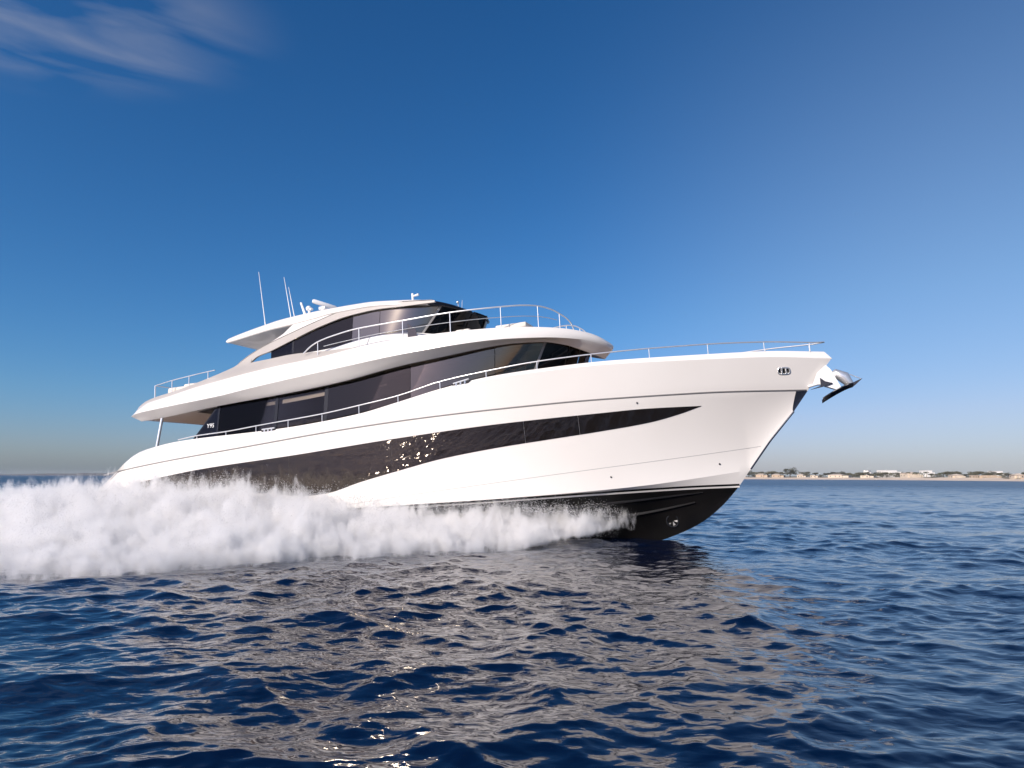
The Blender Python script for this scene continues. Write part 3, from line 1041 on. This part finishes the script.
# white buttress from the roof edge down to the groove line
up_b = lambda X: np.where(np.asarray(X) < 9.4, arch_top(X), np.interp(X, [9.4, 9.9, 12, 13.6, 15, 16.7], [7.66, 8.02, 8.28, 8.36, 8.25, 8.09]))
gr_b = lambda X: groove(X) + 0.028
sheet('roof_buttress', band(gr_b, up_b, 7.0, 16.6, 60, 4), M['gelcoat'], ROOF, thick=0.10)
rows = band(lambda X: groove(X) - 0.014, lambda X: groove(X) + 0.036, 7.0, 16.6, 60, 2, dy=-0.03)
sheet('groove_trim', rows, M['black_trim'], ROOF)


def part_tube(name, pts, r, mat, parent, seg=8):
    return tube(name, pts, r, M[mat], parent, seg)


for base, tip in (((7.38, -1.2, 8.4), (6.93, -1.2, 11.2)), ((8.84, -1.2, 8.5), (8.39, -1.2, 10.71)), ((9.04, -1.2, 8.5), (8.65, -1.2, 10.2))):
    b_ = Vector(base); t_ = Vector(tip)
    a = tube('antenna', [b_, b_.lerp(t_, 0.12), b_.lerp(t_, 0.13), t_], [0.030, 0.028, 0.022, 0.010], M['white_paint'], ROOF, 8)
    tube('antenna_foot', [b_, b_ + Vector((0, 0, 0.22))], 0.05, M['steel'], a, 10)
# open array radar on its pedestal
bm = bmesh.new()
add_tube(bm, [(10.35, -0.9, 8.6), (10.33, -0.9, 8.98)], [0.16, 0.11], 14)
add_box(bm, (10.33, -0.9, 9.02), (0.34, 0.28, 0.14), bev=0.03)
rd = finish(bm, 'radar_pedestal', M['white_paint'], ROOF)
bm = bmesh.new()
add_tube(bm, [(10.0, -1.26, 9.33), (10.04, -1.22, 9.32), (10.66, -0.50, 9.10), (10.70, -0.46, 9.09)], [0.06, 0.10, 0.09, 0.06], 12)
finish(bm, 'radar_scanner', M['white_paint'], rd)
# searchlight and camera cluster
bm = bmesh.new()
add_tube(bm, [(9.68, -1.2, 8.5), (9.34, -1.2, 9.36)], [0.075, 0.05], 10)
sl = finish(bm, 'mast_stub', M['white_paint'], ROOF)
bm = bmesh.new()
add_tube(bm, [(9.78, -1.2, 8.5), (9.80, -1.2, 8.92)], 0.06, 10)
bmesh.ops.create_icosphere(bm, subdivisions=2, radius=0.13, matrix=Matrix.Translation((9.76, -1.2, 9.03)))
add_tube(bm, [(9.80, -1.2, 9.0), (9.98, -1.25, 8.96)], 0.06, 10)
finish(bm, 'camera_dome', M['white_paint'], sl)
# navigation light and horn at the front of the roof
bm = bmesh.new()
add_tube(bm, [(15.05, -1.2, 8.3), (15.03, -1.2, 8.90)], 0.05, 10)
add_tube(bm, [(15.05, -1.2, 8.78), (15.32, -1.2, 8.82)], [0.035, 0.055], 10)
finish(bm, 'horn', M['white_paint'], ROOF)
bm = bmesh.new()
add_tube(bm, [(17.0, -0.9, 7.98), (16.95, -0.9, 8.32)], 0.02, 8)
bmesh.ops.create_icosphere(bm, subdivisions=2, radius=0.06, matrix=Matrix.Translation((16.95, -0.9, 8.31)))
add_tube(bm, [(17.12, -0.9, 7.95), (17.16, -0.9, 8.36)], 0.015, 8)
finish(bm, 'wind_sensor', M['steel'], ROOF)

# rail round the front of the upper deck
TR = [(10.9, 6.55), (11.25, 6.80), (11.61, 6.95), (12.3, 7.10), (13.59, 7.25), (15.56, 7.29), (17.48, 7.37), (19.34, 7.42), (20.09, 7.44), (20.63, 7.40), (21.09, 7.27), (21.4, 7.08), (21.65, 6.86), (21.78, 6.62), (21.82, 6.45)]
b_tr = bw(2.98, 14, 22.6, 2.6, .7)
trf = table(*TR)
star = [(x, -float(b_tr(x)), float(trf(x))) for x in np.concatenate([np.linspace(10.9, 12.3, 12), np.linspace(12.6, 20.4, 26), np.linspace(20.6, 21.82, 18)])]
for sgn in (1, -1):
    fr = tube('flybridge_rail', [(p[0], p[1] * sgn, p[2]) for p in star], 0.028, M['steel'], Y, 8)
    mid = [(x, -sgn * float(b_tr(x)), (float(trf(x)) + max(float(z_wt(x)), 6.4)) / 2 + 0.02) for x in np.linspace(11.9, 21.3, 34)]
    tube('middle_rail', mid, 0.013, M['steel'], fr, 6)
    for x in (11.61, 13.59, 15.56, 17.51, 19.4, 20.68, 21.38):
        y = -sgn * float(b_tr(x))
        tube('stanchion', [(x, y, float(z_wt(x)) - 0.05), (x, y, float(trf(x)) - 0.01)], 0.020, M['steel'], fr, 8)
    bm = bmesh.new()
    y = -sgn * 2.9
    add_prism(bm, [(15.75, y, 6.62), (16.15, y, 6.62), (16.1, y, 6.9), (15.75, y, 7.15)], Vector((0, 0.015, 0)))
    finish(bm, 'wind_deflector', M['glass'], fr)
# aft rail of the upper deck
AR = [(2.48, 6.11), (3.5, 6.25), (4.51, 6.34), (5.61, 6.42), (6.0, 6.44)]
arf = table(*AR)
for sgn in (1, -1):
    ar = tube('aft_rail', [(x, -sgn * 2.78, float(arf(x))) for x in np.linspace(2.48, 6.0, 12)], 0.022, M['steel'], Y, 8)
    for x in (2.48, 3.5, 4.51, 5.61):
        tube('stanchion', [(x, -sgn * 2.78, float(arch_top(x)) - 0.35), (x, -sgn * 2.78, float(arf(x)))], 0.020 if x > 3 else 0.032, M['steel'], ar, 8)
tube('stern_rail', [(2.48, -2.78, 6.11), (2.40, -1.2, 6.13), (2.40, 1.2, 6.13), (2.48, 2.78, 6.11)], 0.022, M['steel'], Y, 8)


# things lying on the decks
def on_yacht(o):
    o.matrix_world = YMAT @ o.matrix_world
    return o


bm = bmesh.new()
add_box(bm, (19.6, -1.45, 6.74), (1.25, 0.9, 0.20), bev=0.06)
o = on_yacht(finish(bm, 'sun_cushion', M['cushion'], None, sharp=60))
tag(o, 'pale flat sun cushion on the upper foredeck inside the curved rail', 'cushion')
bm = bmesh.new()
add_box(bm, (17.72, -1.9, 6.68), (0.62, 0.6, 0.28), bev=0.09)
o = on_yacht(finish(bm, 'deck_cushion', M['cushion'], None, sharp=60))
tag(o, 'small pale cushion in front of the black upper windscreen', 'cushion')
bm = bmesh.new()
add_box(bm, (3.9, -2.25, 5.72), (1.7, 0.8, 0.50), bev=0.14)
add_box(bm, (4.35, -2.3, 5.95), (0.8, 0.55, 0.22), bev=0.09)
o = on_yacht(finish(bm, 'deck_sofa', M['cushion'], None, sharp=60))
tag(o, 'beige upholstered sofa on the aft upper deck behind the small rail', 'sofa')

# ------------------------------------------------------------------ spray thrown up along the starboard side
SPRAY_MAT = Matrix.Translation(YACHT_LOC) @ Matrix.Rotation(-R(22.0), 4, 'Z')
XA, XB = -16.0, 24.0
sp_h = table((-16, 1.4), (-6, 1.6), (0, 1.8), (4, 2.0), (8, 2.0), (11, 1.75), (14, 1.45), (17, 1.25), (20, 1.2), (21.8, 1.12), (23.0, 1.05), (24, 0.95))
sp_lo = table((-16, -1), (19.5, -1), (20.6, -0.15), (21.6, 0.22), (22.6, 0.42), (24, 0.62))
sp_w = table((-16, 14.5), (5, 14.0), (10, 14.6), (13, 15.4), (15, 14.0), (16.5, 11.2), (18, 9.0), (20, 7.0), (22, 4.2), (23.2, 2.0), (24, 0.7))


def spray_volume():
    rows = []
    for X in np.linspace(XA, XB, 60):
        H_, W_ = float(sp_h(X)) * 1.35 + 0.1, float(sp_w(X)) * 1.04
        r = []
        yin = 2.2 if X < 12 else max(0.0, 2.2 * (1 - ((X - 12) / 13) ** 1.6))
        r.append((X, -yin, -0.35)); r.append((X, -yin, H_))
        for t in (0.25, 0.5, 0.7, 0.85, 0.95):
            w = yin + (W_ - yin) * t
            r.append((X, -w, 0.35 + (H_ - 0.35) * (1 - max(0, (t - 0.3) / 0.7) ** 1.7)))
        r.append((X, -W_, 0.25)); r.append((X, -W_, -0.35))
        rows.append(r)
    bm = bmesh.new()
    v = add_grid(bm, rows, closed=True)
    bm.faces.new(v[0][::-1]); bm.faces.new(v[-1])
    m = bpy.data.materials.new('spray_mist')
    m.use_nodes = True
    nt = m.node_tree; nt.nodes.clear()
    N = nt.nodes.new; L = nt.links.new

    def mth(op, a, b=None, clamp=False):
        n = N('ShaderNodeMath'); n.operation = op; n.use_clamp = clamp
        for k, v_ in ((0, a), (1, b)):
            if v_ is None: continue
            if isinstance(v_, (int, float)): n.inputs[k].default_value = v_
            else: L(v_, n.inputs[k])
        return n.outputs[0]

    def curve(src, f, vmax):
        n = N('ShaderNodeFloatCurve')
        c = n.mapping.curves[0]
        xs = np.linspace(0, 1, 14)
        for k, x in enumerate(xs):
            y = float(f(XA + (XB - XA) * x)) / vmax
            if k in (0, 13): c.points[0 if k == 0 else -1].location = (x, y)
            else: c.points.new(x, y)
        n.mapping.update()
        L(src, n.inputs['Value'])
        return mth('MULTIPLY', n.outputs[0], vmax)
    out = N('ShaderNodeOutputMaterial')
    pv = N('ShaderNodeVolumePrincipled')
    pv.inputs['Color'].default_value = (0.988, 0.980, 0.970, 1)
    pv.inputs['Anisotropy'].default_value = 0.15
    tc = N('ShaderNodeTexCoord')
    sx = N('ShaderNodeSeparateXYZ')
    L(tc.outputs['Object'], sx.inputs[0])
    t = mth('DIVIDE', mth('SUBTRACT', sx.outputs['X'], XA), XB - XA, True)
    Hn = curve(t, sp_h, 3.0); Wn = curve(t, sp_w, 16.0)
    u = mth('DIVIDE', mth('MULTIPLY', sx.outputs['Y'], -1.0), Wn)
    # crest height falls off toward the outer edge
    uu = mth('POWER', mth('MAXIMUM', u, 0.0), 2.2)
    top = mth('MULTIPLY', Hn, mth('SUBTRACT', 1.0, mth('MULTIPLY', uu, 0.80)))
    v_ = mth('DIVIDE', sx.outputs['Z'], mth('MAXIMUM', top, 0.05))
    nz = N('ShaderNodeTexNoise'); nz.inputs['Scale'].default_value = 0.55; nz.inputs['Detail'].default_value = 7; nz.inputs['Roughness'].default_value = 0.62
    mp = N('ShaderNodeMapping'); mp.inputs['Scale'].default_value = (1.7, 1.2, 0.6); mp.inputs['Rotation'].default_value = (0, R(-38), 0)
    L(tc.outputs['Object'], mp.inputs['Vector']); L(mp.outputs[0], nz.inputs['Vector'])
    nf = N('ShaderNodeTexNoise'); nf.inputs['Scale'].default_value = 3.2; nf.inputs['Detail'].default_value = 5; nf.inputs['Roughness'].default_value = 0.7
    mq = N('ShaderNodeMapping'); mq.inputs['Scale'].default_value = (1.3, 1.0, 0.4); mq.inputs['Rotation'].default_value = (0, R(-38), 0)
    L(tc.outputs['Object'], mq.inputs['Vector']); L(mq.outputs[0], nf.inputs['Vector'])
    nn = mth('ADD', mth('SUBTRACT', nz.outputs['Fac'], 0.5), mth('MULTIPLY', mth('SUBTRACT', nf.outputs['Fac'], 0.5), 1.05))
    ev = mth('MULTIPLY', mth('SUBTRACT', 0.80, v_), 1.25)           # vertical envelope
    eu = mth('MULTIPLY', mth('SUBTRACT', 0.97, u), 3.0)            # outer edge envelope
    eb = mth('MULTIPLY', mth('SUBTRACT', sx.outputs['Z'], mth('SUBTRACT', curve(t, lambda X: sp_lo(X) + 1.0, 2.0), 1.0)), 4.0)   # thin sheet lifting off the water near the bow
    ex = mth('MULTIPLY', mth('SUBTRACT', 23.0, sx.outputs['X']), 1.15)
    env = mth('MINIMUM', mth('MINIMUM', ev, eu), mth('MINIMUM', eb, ex))
    d = mth('ADD', mth('MINIMUM', env, 0.55), mth('MULTIPLY', nn, 3.0))
    d = mth('MULTIPLY', mth('MAXIMUM', d, 0.0), 13.0)
    d = mth('MINIMUM', d, 12.0)
    L(d, pv.inputs['Density'])
    L(pv.outputs[0], out.inputs['Volume'])
    m.cycles.volume_step_rate = 0.12
    o = finish(bm, 'spray', m, None, smooth=False)
    o.matrix_world = SPRAY_MAT
    tag(o, 'white spray thrown up along the yacht side and stern', 'spray', kind='stuff')


spray_volume()


def spray_top(x, u):
    return np.interp(x, np.linspace(XA, XB, 80), sp_h(np.linspace(XA, XB, 80))) * (1 - 0.8 * np.clip(u, 0, 1) ** 2.2)


def spray_droplets():
    g = np.random.default_rng(3)
    # bursts: clusters of drops thrown up and aft from random points of the spray
    P = []; Z = []
    for k in range(2600):
        x0 = XA + 2 + (23.2 - XA - 2) * g.random() ** 0.8
        u0 = g.random() ** 1.3 * 0.98
        w = float(np.interp(x0, np.linspace(XA, XB, 80), sp_w(np.linspace(XA, XB, 80))))
        top = float(spray_top(x0, u0))
        yin = 2.6 if x0 < 12 else max(0.3, 2.6 * (1 - ((x0 - 12) / 13) ** 1.6))
        y0 = yin + (w - yin) * u0
        n = int(20 + 50 * g.random())
        ln = g.random(n)
        dirx = -0.7 - 0.6 * g.random(); diry = 0.5 * (g.random() - 0.2); dirz = 0.35 + 0.5 * g.random()
        L_ = 0.35 + 0.55 * g.random()
        z0 = top * (0.66 + 0.30 * g.random()) * (1.0 if x0 > 3 else 0.8)
        spr = 0.04 + 0.13 * ln
        px = x0 + dirx * L_ * ln + g.normal(0, 1, n) * spr
        py = y0 + diry * L_ * ln + g.normal(0, 1, n) * spr
        pz = z0 + dirz * L_ * ln + g.normal(0, 1, n) * spr * 0.8
        P.append(np.stack([px, -py, pz], 1)); Z.append((0.004 + 0.010 * g.random(n) ** 2) * (1 - 0.5 * u0))
    # a few loose drops skipping along the outer edge
    n = 1200
    x0 = XA + 2 + (23.2 - XA - 2) * g.random(n)
    w = np.interp(x0, np.linspace(XA, XB, 80), sp_w(np.linspace(XA, XB, 80)))
    P.append(np.stack([x0, -(w * (0.94 + 0.10 * g.random(n))), 0.05 + 0.45 * g.random(n) ** 2], 1)); Z.append(0.003 + 0.007 * g.random(n) ** 2)
    P = np.concatenate(P); Z = np.concatenate(Z)
    ok = P[:, 2] > 0.02
    P = P[ok]; Z = Z[ok]
    n = len(P)
    tet = np.array([[1, 1, 1], [1, -1, -1], [-1, 1, -1], [-1, -1, 1]], float) / 1.2
    q = g.normal(size=(n, 4)); q /= np.linalg.norm(q, axis=1, keepdims=True)
    a, b, c, d = q.T
    Rm = np.stack([np.stack([a*a+b*b-c*c-d*d, 2*(b*c-a*d), 2*(b*d+a*c)], -1), np.stack([2*(b*c+a*d), a*a-b*b+c*c-d*d, 2*(c*d-a*b)], -1),
                   np.stack([2*(b*d-a*c), 2*(c*d+a*b), a*a-b*b-c*c+d*d], -1)], 1)
    V = np.einsum('nij,kj->nki', Rm, tet) * Z[:, None, None] + P[:, None, :]
    F = np.array([[0, 1, 2], [0, 3, 1], [0, 2, 3], [1, 3, 2]])
    faces = (np.arange(n)[:, None, None] * 4 + F[None]).reshape(-1, 3)
    me = bpy.data.meshes.new('spray_droplets')
    me.vertices.add(n * 4); me.loops.add(faces.size); me.polygons.add(len(faces))
    me.vertices.foreach_set('co', V.astype(np.float32).ravel())
    me.loops.foreach_set('vertex_index', faces.astype(np.int32).ravel())
    me.polygons.foreach_set('loop_start', (np.arange(len(faces)) * 3).astype(np.int32))
    me.polygons.foreach_set('use_smooth', np.ones(len(faces), bool))
    me.update(); me.validate()
    m = bpy.data.materials.new('water_drops')
    m.use_nodes = True
    nt = m.node_tree; nt.nodes.clear()
    out = nt.nodes.new('ShaderNodeOutputMaterial'); mx = nt.nodes.new('ShaderNodeMixShader'); mx.inputs[0].default_value = 0.5
    df = nt.nodes.new('ShaderNodeBsdfDiffuse'); tl = nt.nodes.new('ShaderNodeBsdfTranslucent')
    for n_ in (df, tl):
        n_.inputs['Color'].default_value = (0.93, 0.93, 0.94, 1)
    nt.links.new(df.outputs[0], mx.inputs[1]); nt.links.new(tl.outputs[0], mx.inputs[2]); nt.links.new(mx.outputs[0], out.inputs['Surface'])
    me.materials.append(m)
    o = bpy.data.objects.new('spray_droplets', me)
    COL.objects.link(o)
    o.matrix_world = SPRAY_MAT
    tag(o, 'fine white water drops flung off the top and edge of the spray', 'spray', kind='stuff')


spray_droplets()

# ------------------------------------------------------------------ the far shore
SHORE = [(560, 1250), (700, 960), (750, 900), (880, 780), (950, 640), (1024, 520), (1200, 390), (1450, 270), (1900, 190)]
FPX = 683.0


def shore_d(px):
    return float(np.interp(px, [p[0] for p in SHORE], [p[1] for p in SHORE]))


def shore_pt(px, back=0.0, z=0.0):
    d = shore_d(px)
    x = (px - 512) / FPX * d
    v = Vector((x, d, 0)).normalized()
    return Vector((x, d, 0)) + v * back + Vector((0, 0, z))


def build_shore():
    M['sand'] = varied('beach_sand', (0.58, 0.47, 0.36), (0.66, 0.54, 0.42), 0.05, 0.9, 6)
    M['scrub_ground'] = varied('dry_scrub_ground', (0.30, 0.24, 0.17), (0.12, 0.12, 0.06), 0.06, 0.95, 6)
    pxs = np.concatenate([np.linspace(560, 1024, 60), np.linspace(1040, 1900, 40)])
    g = np.random.default_rng(9)
    rows = []
    for px in pxs:
        j = g.normal(0, 1.5)
        rows.append([shore_pt(px, -8 + j, -0.6), shore_pt(px, 0 + j, 0.12), shore_pt(px, 12 + j, 1.1), shore_pt(px, 24 + j, 2.5 + g.normal(0, 0.2))])
    bm = bmesh.new(); add_grid(bm, rows)
    o = finish(bm, 'beach', M['sand'], sharp=60)
    tag(o, 'pale sandy beach along the far shore', 'beach', kind='structure')
    rows = []
    for px in pxs:
        rows.append([shore_pt(px, 22, 2.0), shore_pt(px, 34, 2.6 + g.normal(0, 0.2)), shore_pt(px, 70, 3.0 + g.normal(0, 0.4)), shore_pt(px, 160, 3.5 + g.normal(0, .5)), shore_pt(px, 420, 4 + g.normal(0, .8))])
    bm = bmesh.new(); add_grid(bm, rows)
    o = finish(bm, 'land', M['scrub_ground'], sharp=60)
    tag(o, 'flat dry land behind the beach', 'land', kind='structure')
    # low hazy coast far off on the left
    rows = []
    D = 3300
    for i, px in enumerate(np.linspace(-260, 230, 70)):
        x = (px - 512) / FPX * D
        t = (px + 260) / 490
        h = 5 + 5 * math.exp(-((px - 45) / 25) ** 2) + 6 * (1 / (1 + math.exp(-(px - 72) / 6))) + 1.2 * g.random() + 3 * math.sin(i * 0.7) * (px > 70)
        rows.append([(x, D, -1), (x, D + 30, 1.5), (x, D + 90, max(h, 2)), (x, D + 500, max(h * 0.8, 2)), (x, D + 900, -1)])
    bm = bmesh.new(); add_grid(bm, rows)
    o = finish(bm, 'coast', varied('coast_scrub', (0.045, 0.047, 0.045), (0.085, 0.08, 0.07), 0.01, 0.95), sharp=60)
    tag(o, 'low grey coast on the horizon left of the yacht', 'coast', kind='structure')


build_shore()


def leaf_crown(g, w, h, z0, n, leaf, blobs):
    """many small leaf faces in uneven clumps; returns a bmesh"""
    bm = bmesh.new()
    cs = []
    for _ in range(blobs):
        a = g.uniform(0, math.tau); r = w * 0.5 * g.random() ** 0.6 * 0.75
        cs.append((r * math.cos(a), r * math.sin(a), z0 + h * g.uniform(0.2, 0.85), w * g.uniform(0.16, 0.30), h * g.uniform(0.15, 0.28)))
    for _ in range(n):
        cx_, cy_, cz, rw, rh = cs[int(g.integers(len(cs)))]
        d = g.normal(size=3); d /= np.linalg.norm(d); k = g.random() ** 0.4
        p = Vector((cx_ + d[0] * rw * k, cy_ + d[1] * rw * k, cz + d[2] * rh * k))
        q = Euler((g.uniform(0, 6), g.uniform(0, 6), g.uniform(0, 6))).to_matrix()
        s_ = leaf * g.uniform(0.6, 1.3)
        vs_ = [bm.verts.new(p + q @ Vector(v)) for v in ((-s_, -s_ * .5, 0), (s_, -s_ * .5, 0), (0, s_, s_ * 0.4))]
        bm.faces.new(vs_)
    return bm


def palm_crown(g, w, z):
    bm = bmesh.new()
    for k in range(16):
        a = k / 16 * math.tau + g.uniform(-.1, .1); up = g.uniform(-0.1, 0.7)
        prev = None
        L_ = w * 0.5 * g.uniform(0.85, 1.1)
        for t in np.linspace(0, 1, 7):
            r = L_ * t; zz = z + L_ * (up * t - 0.9 * t * t)
            wd = 0.32 * math.sin(math.pi * (0.12 + 0.85 * t)) * L_ * 0.35
            c = Vector((r * math.cos(a), r * math.sin(a), zz)); sd = Vector((-math.sin(a), math.cos(a), 0))
            cur = [bm.verts.new(c - sd * wd + Vector((0, 0, -wd * .6))), bm.verts.new(c), bm.verts.new(c + sd * wd + Vector((0, 0, -wd * .6)))]
            if prev:
                for j in (0, 1):
                    bm.faces.new((prev[j], prev[j + 1], cur[j + 1], cur[j]))
            prev = cur
    return bm


def build_trees():
    g = np.random.default_rng(21)
    leafm = [varied('foliage_dark', (0.038, 0.042, 0.024), (0.072, 0.072, 0.038), 0.7, 0.8),
             varied('foliage_olive', (0.075, 0.075, 0.042), (0.13, 0.12, 0.07), 0.7, 0.8),
             varied('foliage_palm', (0.040, 0.055, 0.022), (0.085, 0.095, 0.04), 0.7, 0.7)]
    bark = varied('bark', (0.09, 0.065, 0.045), (0.15, 0.11, 0.08), 3, 0.9)

    def proto(kind, crown_bm, trunk_pts, rads, mat):
        r = bpy.data.objects.new(kind, None); COL.objects.link(r)
        tube('trunk', trunk_pts, rads, bark, r, 8)
        finish(crown_bm, 'crown', mat, r, recalc=False, merge=0)
        return r
    protos = {
        'round': proto('round_tree', leaf_crown(g, 1.25, 0.78, 0.22, 900, 0.042, 16), [(0, 0, 0), (0.02, 0, .25), (0, 0.02, .5)], [0.05, .04, .02], leafm[0]),
        'bush': proto('shrub_tree', leaf_crown(g, 1.7, 0.86, 0.08, 900, 0.05, 14), [(0, 0, 0), (0.04, 0, .3), (0.1, 0, .5)], [0.05, .04, .02], leafm[1]),
        'pine': proto('pine_tree', leaf_crown(g, 1.0, 0.52, 0.46, 700, 0.045, 9), [(0, 0, 0), (0.03, 0, .35), (0.0, 0, .7)], [0.045, .035, .02], leafm[0]),
        'palm': proto('palm_tree', palm_crown(g, 0.9, 0.78), [(0, 0, 0), (0.03, 0, .4), (0.02, 0, .79)], [0.035, .025, .022], leafm[2]),
    }
    used = set()
    text = {'round': 'dark bushy round tree standing among houses on the far shore', 'bush': 'low spreading olive green tree on the far shore',
            'pine': 'dark pine with a flat crown above the far beach', 'palm': 'palm tree standing behind the far beach'}
    #  pixel columns give bearings only; height in metres, distance behind the waterline, kind
    T = [(788, 12.5, 40, 'round')]
    for px in np.arange(748, 1075, 4.4):
        if 780 < px < 797:
            continue
        far = (px - 748) / 326
        h = (7.6 - 2.8 * far) * g.uniform(0.6, 1.2)
        if 884 < px < 946 and g.random() < 0.6:
            T.append((px, h * 1.12, g.uniform(30, 50), 'palm'))
        else:
            T.append((px, h, g.uniform(34, 75), ('bush', 'round', 'bush', 'pine')[int(g.integers(4))]))
    for px, h, back, kind in T:
        px = px + (g.uniform(-1.5, 1.5) if px != 788 else 0)
        p = shore_pt(px, back, 0)
        zb = 2.4 + back * 0.006
        src = protos[kind]
        if kind in used:
            r = src.copy(); COL.objects.link(r)
            for ch in src.children:
                c = ch.copy(); COL.objects.link(c); c.parent = r
        else:
            r = src; used.add(kind)
        r.location = (p.x, p.y, zb - 0.2)
        wsc = h * (1.25 if kind != 'palm' else 1.0)
        r.scale = (wsc, wsc, h)
        r.rotation_euler = (0, 0, g.uniform(0, 6.28))
        lab = text[kind]
        if px == 788:
            lab = 'largest dark round tree on the far shore just right of the bow'
        tag(r, lab, 'tree', {'round': 'round trees along the far shore', 'bush': 'low trees along the far shore', 'pine': 'pines along the far shore', 'palm': 'palms along the far shore'}[kind])


build_trees()


def build_houses():
    g = np.random.default_rng(4)
    walls = {'sand': varied('sand_render', (0.46, 0.35, 0.25), (0.52, 0.41, 0.30), 0.3, 0.9), 'white': varied('white_render', (0.72, 0.69, 0.65), (0.78, 0.75, 0.71), 0.3, 0.9),
             'cream': varied('cream_render', (0.60, 0.50, 0.39), (0.66, 0.56, 0.44), 0.3, 0.9)}
    roofm = varied('roof_plaster', (0.50, 0.42, 0.34), (0.60, 0.50, 0.40), 0.5, 0.9)
    win = principled('house_window', (0.10, 0.10, 0.10), 0.1)
    #  bearing from, to, eaves height, setback, wall colour, roof, label
    Hs = [(754, 765, 3.4, 24, 'sand', 'hip', 'sand coloured house on the far shore nearest the bow'),
          (770, 781, 3.5, 25, 'sand', 'hip', 'sand coloured house left of the largest dark tree'),
          (795, 803, 3.0, 26, 'cream', 'hip', 'cream house just right of the largest dark tree'),
          (808, 815, 2.6, 24, 'cream', 'flat', 'small cream house in the middle of the shoreline trees'),
          (826, 845, 3.3, 24, 'cream', 'hip', 'long cream house low on the beach'),
          (858, 870, 2.6, 24, 'cream', 'flat', 'low cream beach house beneath the white blocks'),
          (861, 868, 8.6, 130, 'white', 'flat', 'narrow white block rising behind the trees'),
          (873, 890, 8.9, 125, 'white', 'flat', 'long white flat roofed block rising above the trees'),
          (897, 908, 5.2, 26, 'cream', 'hip', 'tall pale beach house among palms'),
          (917, 924, 8.0, 120, 'white', 'flat', 'square white block above the palms'),
          (944, 952, 2.6, 22, 'cream', 'hip', 'small cream house right of the palms'),
          (966, 981, 2.3, 22, 'sand', 'flat', 'long low sand coloured house near the water'),
          (985, 993, 6.0, 100, 'white', 'flat', 'white roof showing over trees at right'),
          (1005, 1013, 2.4, 22, 'cream', 'hip', 'cream house near the right end of the shore'),
          (1017, 1033, 2.4, 22, 'sand', 'flat', 'sand coloured house at the right end of the shore')]
    for px0, px1, h, back, wc, rk, lab in Hs:
        a, b_ = shore_pt(px0, back), shore_pt(px1, back)
        mid = (a + b_) / 2
        wdt = (b_ - a).length; zb = 2.2 + back * 0.008
        h = h * g.uniform(0.95, 1.05)
        dep = min(14, max(7, wdt * 0.6))
        root = bpy.data.objects.new('beach_house', None); COL.objects.link(root)
        root.location = (mid.x, mid.y, zb)
        root.rotation_euler = (0, 0, math.atan2((b_ - a).y, (b_ - a).x) + g.uniform(-0.15, 0.15))
        bm = bmesh.new()
        add_box(bm, (-wdt * 0.15, dep / 2, h / 2 - 0.4), (wdt * 0.7, dep, h + 0.8))
        h2 = h * g.uniform(0.66, 0.85)
        add_box(bm, (wdt * 0.351, dep / 2 + 0.6, h2 / 2 - 0.4), (wdt * 0.298, dep - 1.5, h2 + 0.8))
        finish(bm, 'wall', walls[wc], root, smooth=False)
        bm = bmesh.new()
        if rk == 'hip':
            w2, d2 = wdt * 0.35 + 0.5, dep / 2 + 0.5
            cx_ = -wdt * 0.15
            lo = [bm.verts.new((cx_ + sx * w2, dep / 2 + sy * d2, h)) for sx, sy in ((-1, -1), (1, -1), (1, 1), (-1, 1))]
            ridge = [bm.verts.new((cx_ + sx * w2 * 0.45, dep / 2, h + 1.5)) for sx in (-1, 1)]
            bm.faces.new((lo[0], lo[1], ridge[1], ridge[0])); bm.faces.new((lo[2], lo[3], ridge[0], ridge[1]))
            bm.faces.new((lo[1], lo[2], ridge[1])); bm.faces.new((lo[3], lo[0], ridge[0])); bm.faces.new(lo[::-1])
        else:
            add_box(bm, (-wdt * 0.15, dep / 2, h + 0.13), (wdt * 0.7 + 0.4, dep + 0.4, 0.26))
        finish(bm, 'roof', roofm if wc != 'white' else walls['white'], root, smooth=False)
        nf = max(1, int(h // 3.2)); nw = max(2, int(wdt * 0.7 // 4.2))
        for fl in range(nf):
            for k in range(nw):
                if g.random() < 0.25:
                    continue
                x = -wdt / 2 + (k + 0.5 + g.uniform(-.15, .15)) * wdt * 0.7 / nw; z = (fl + 0.5) * h / nf
                bm = bmesh.new(); add_box(bm, (x, -0.01, z), (g.uniform(0.8, 1.6), 0.12, min(1.3, h / nf * 0.45)))
                finish(bm, 'window', win, root, smooth=False)
        tag(root, lab, 'house', 'houses along the far shore')


build_houses()


def build_haze():
    """still, slightly milky air between the camera and the far shore"""
    bm = bmesh.new()
    add_box(bm, (0, 900, 10.5), (6400, 6800, 24))
    m = bpy.data.materials.new('air')
    m.use_nodes = True
    nt = m.node_tree; nt.nodes.clear()
    out = nt.nodes.new('ShaderNodeOutputMaterial'); pv = nt.nodes.new('ShaderNodeVolumePrincipled')
    pv.inputs['Color'].default_value = (0.93, 0.93, 0.97, 1)
    pv.inputs['Density'].default_value = 0.00007
    nt.links.new(pv.outputs[0], out.inputs['Volume'])
    o = finish(bm, 'haze', m, None, smooth=False)
    tag(o, 'thin pale haze over the sea toward the far shore', 'haze', kind='stuff')


build_haze()
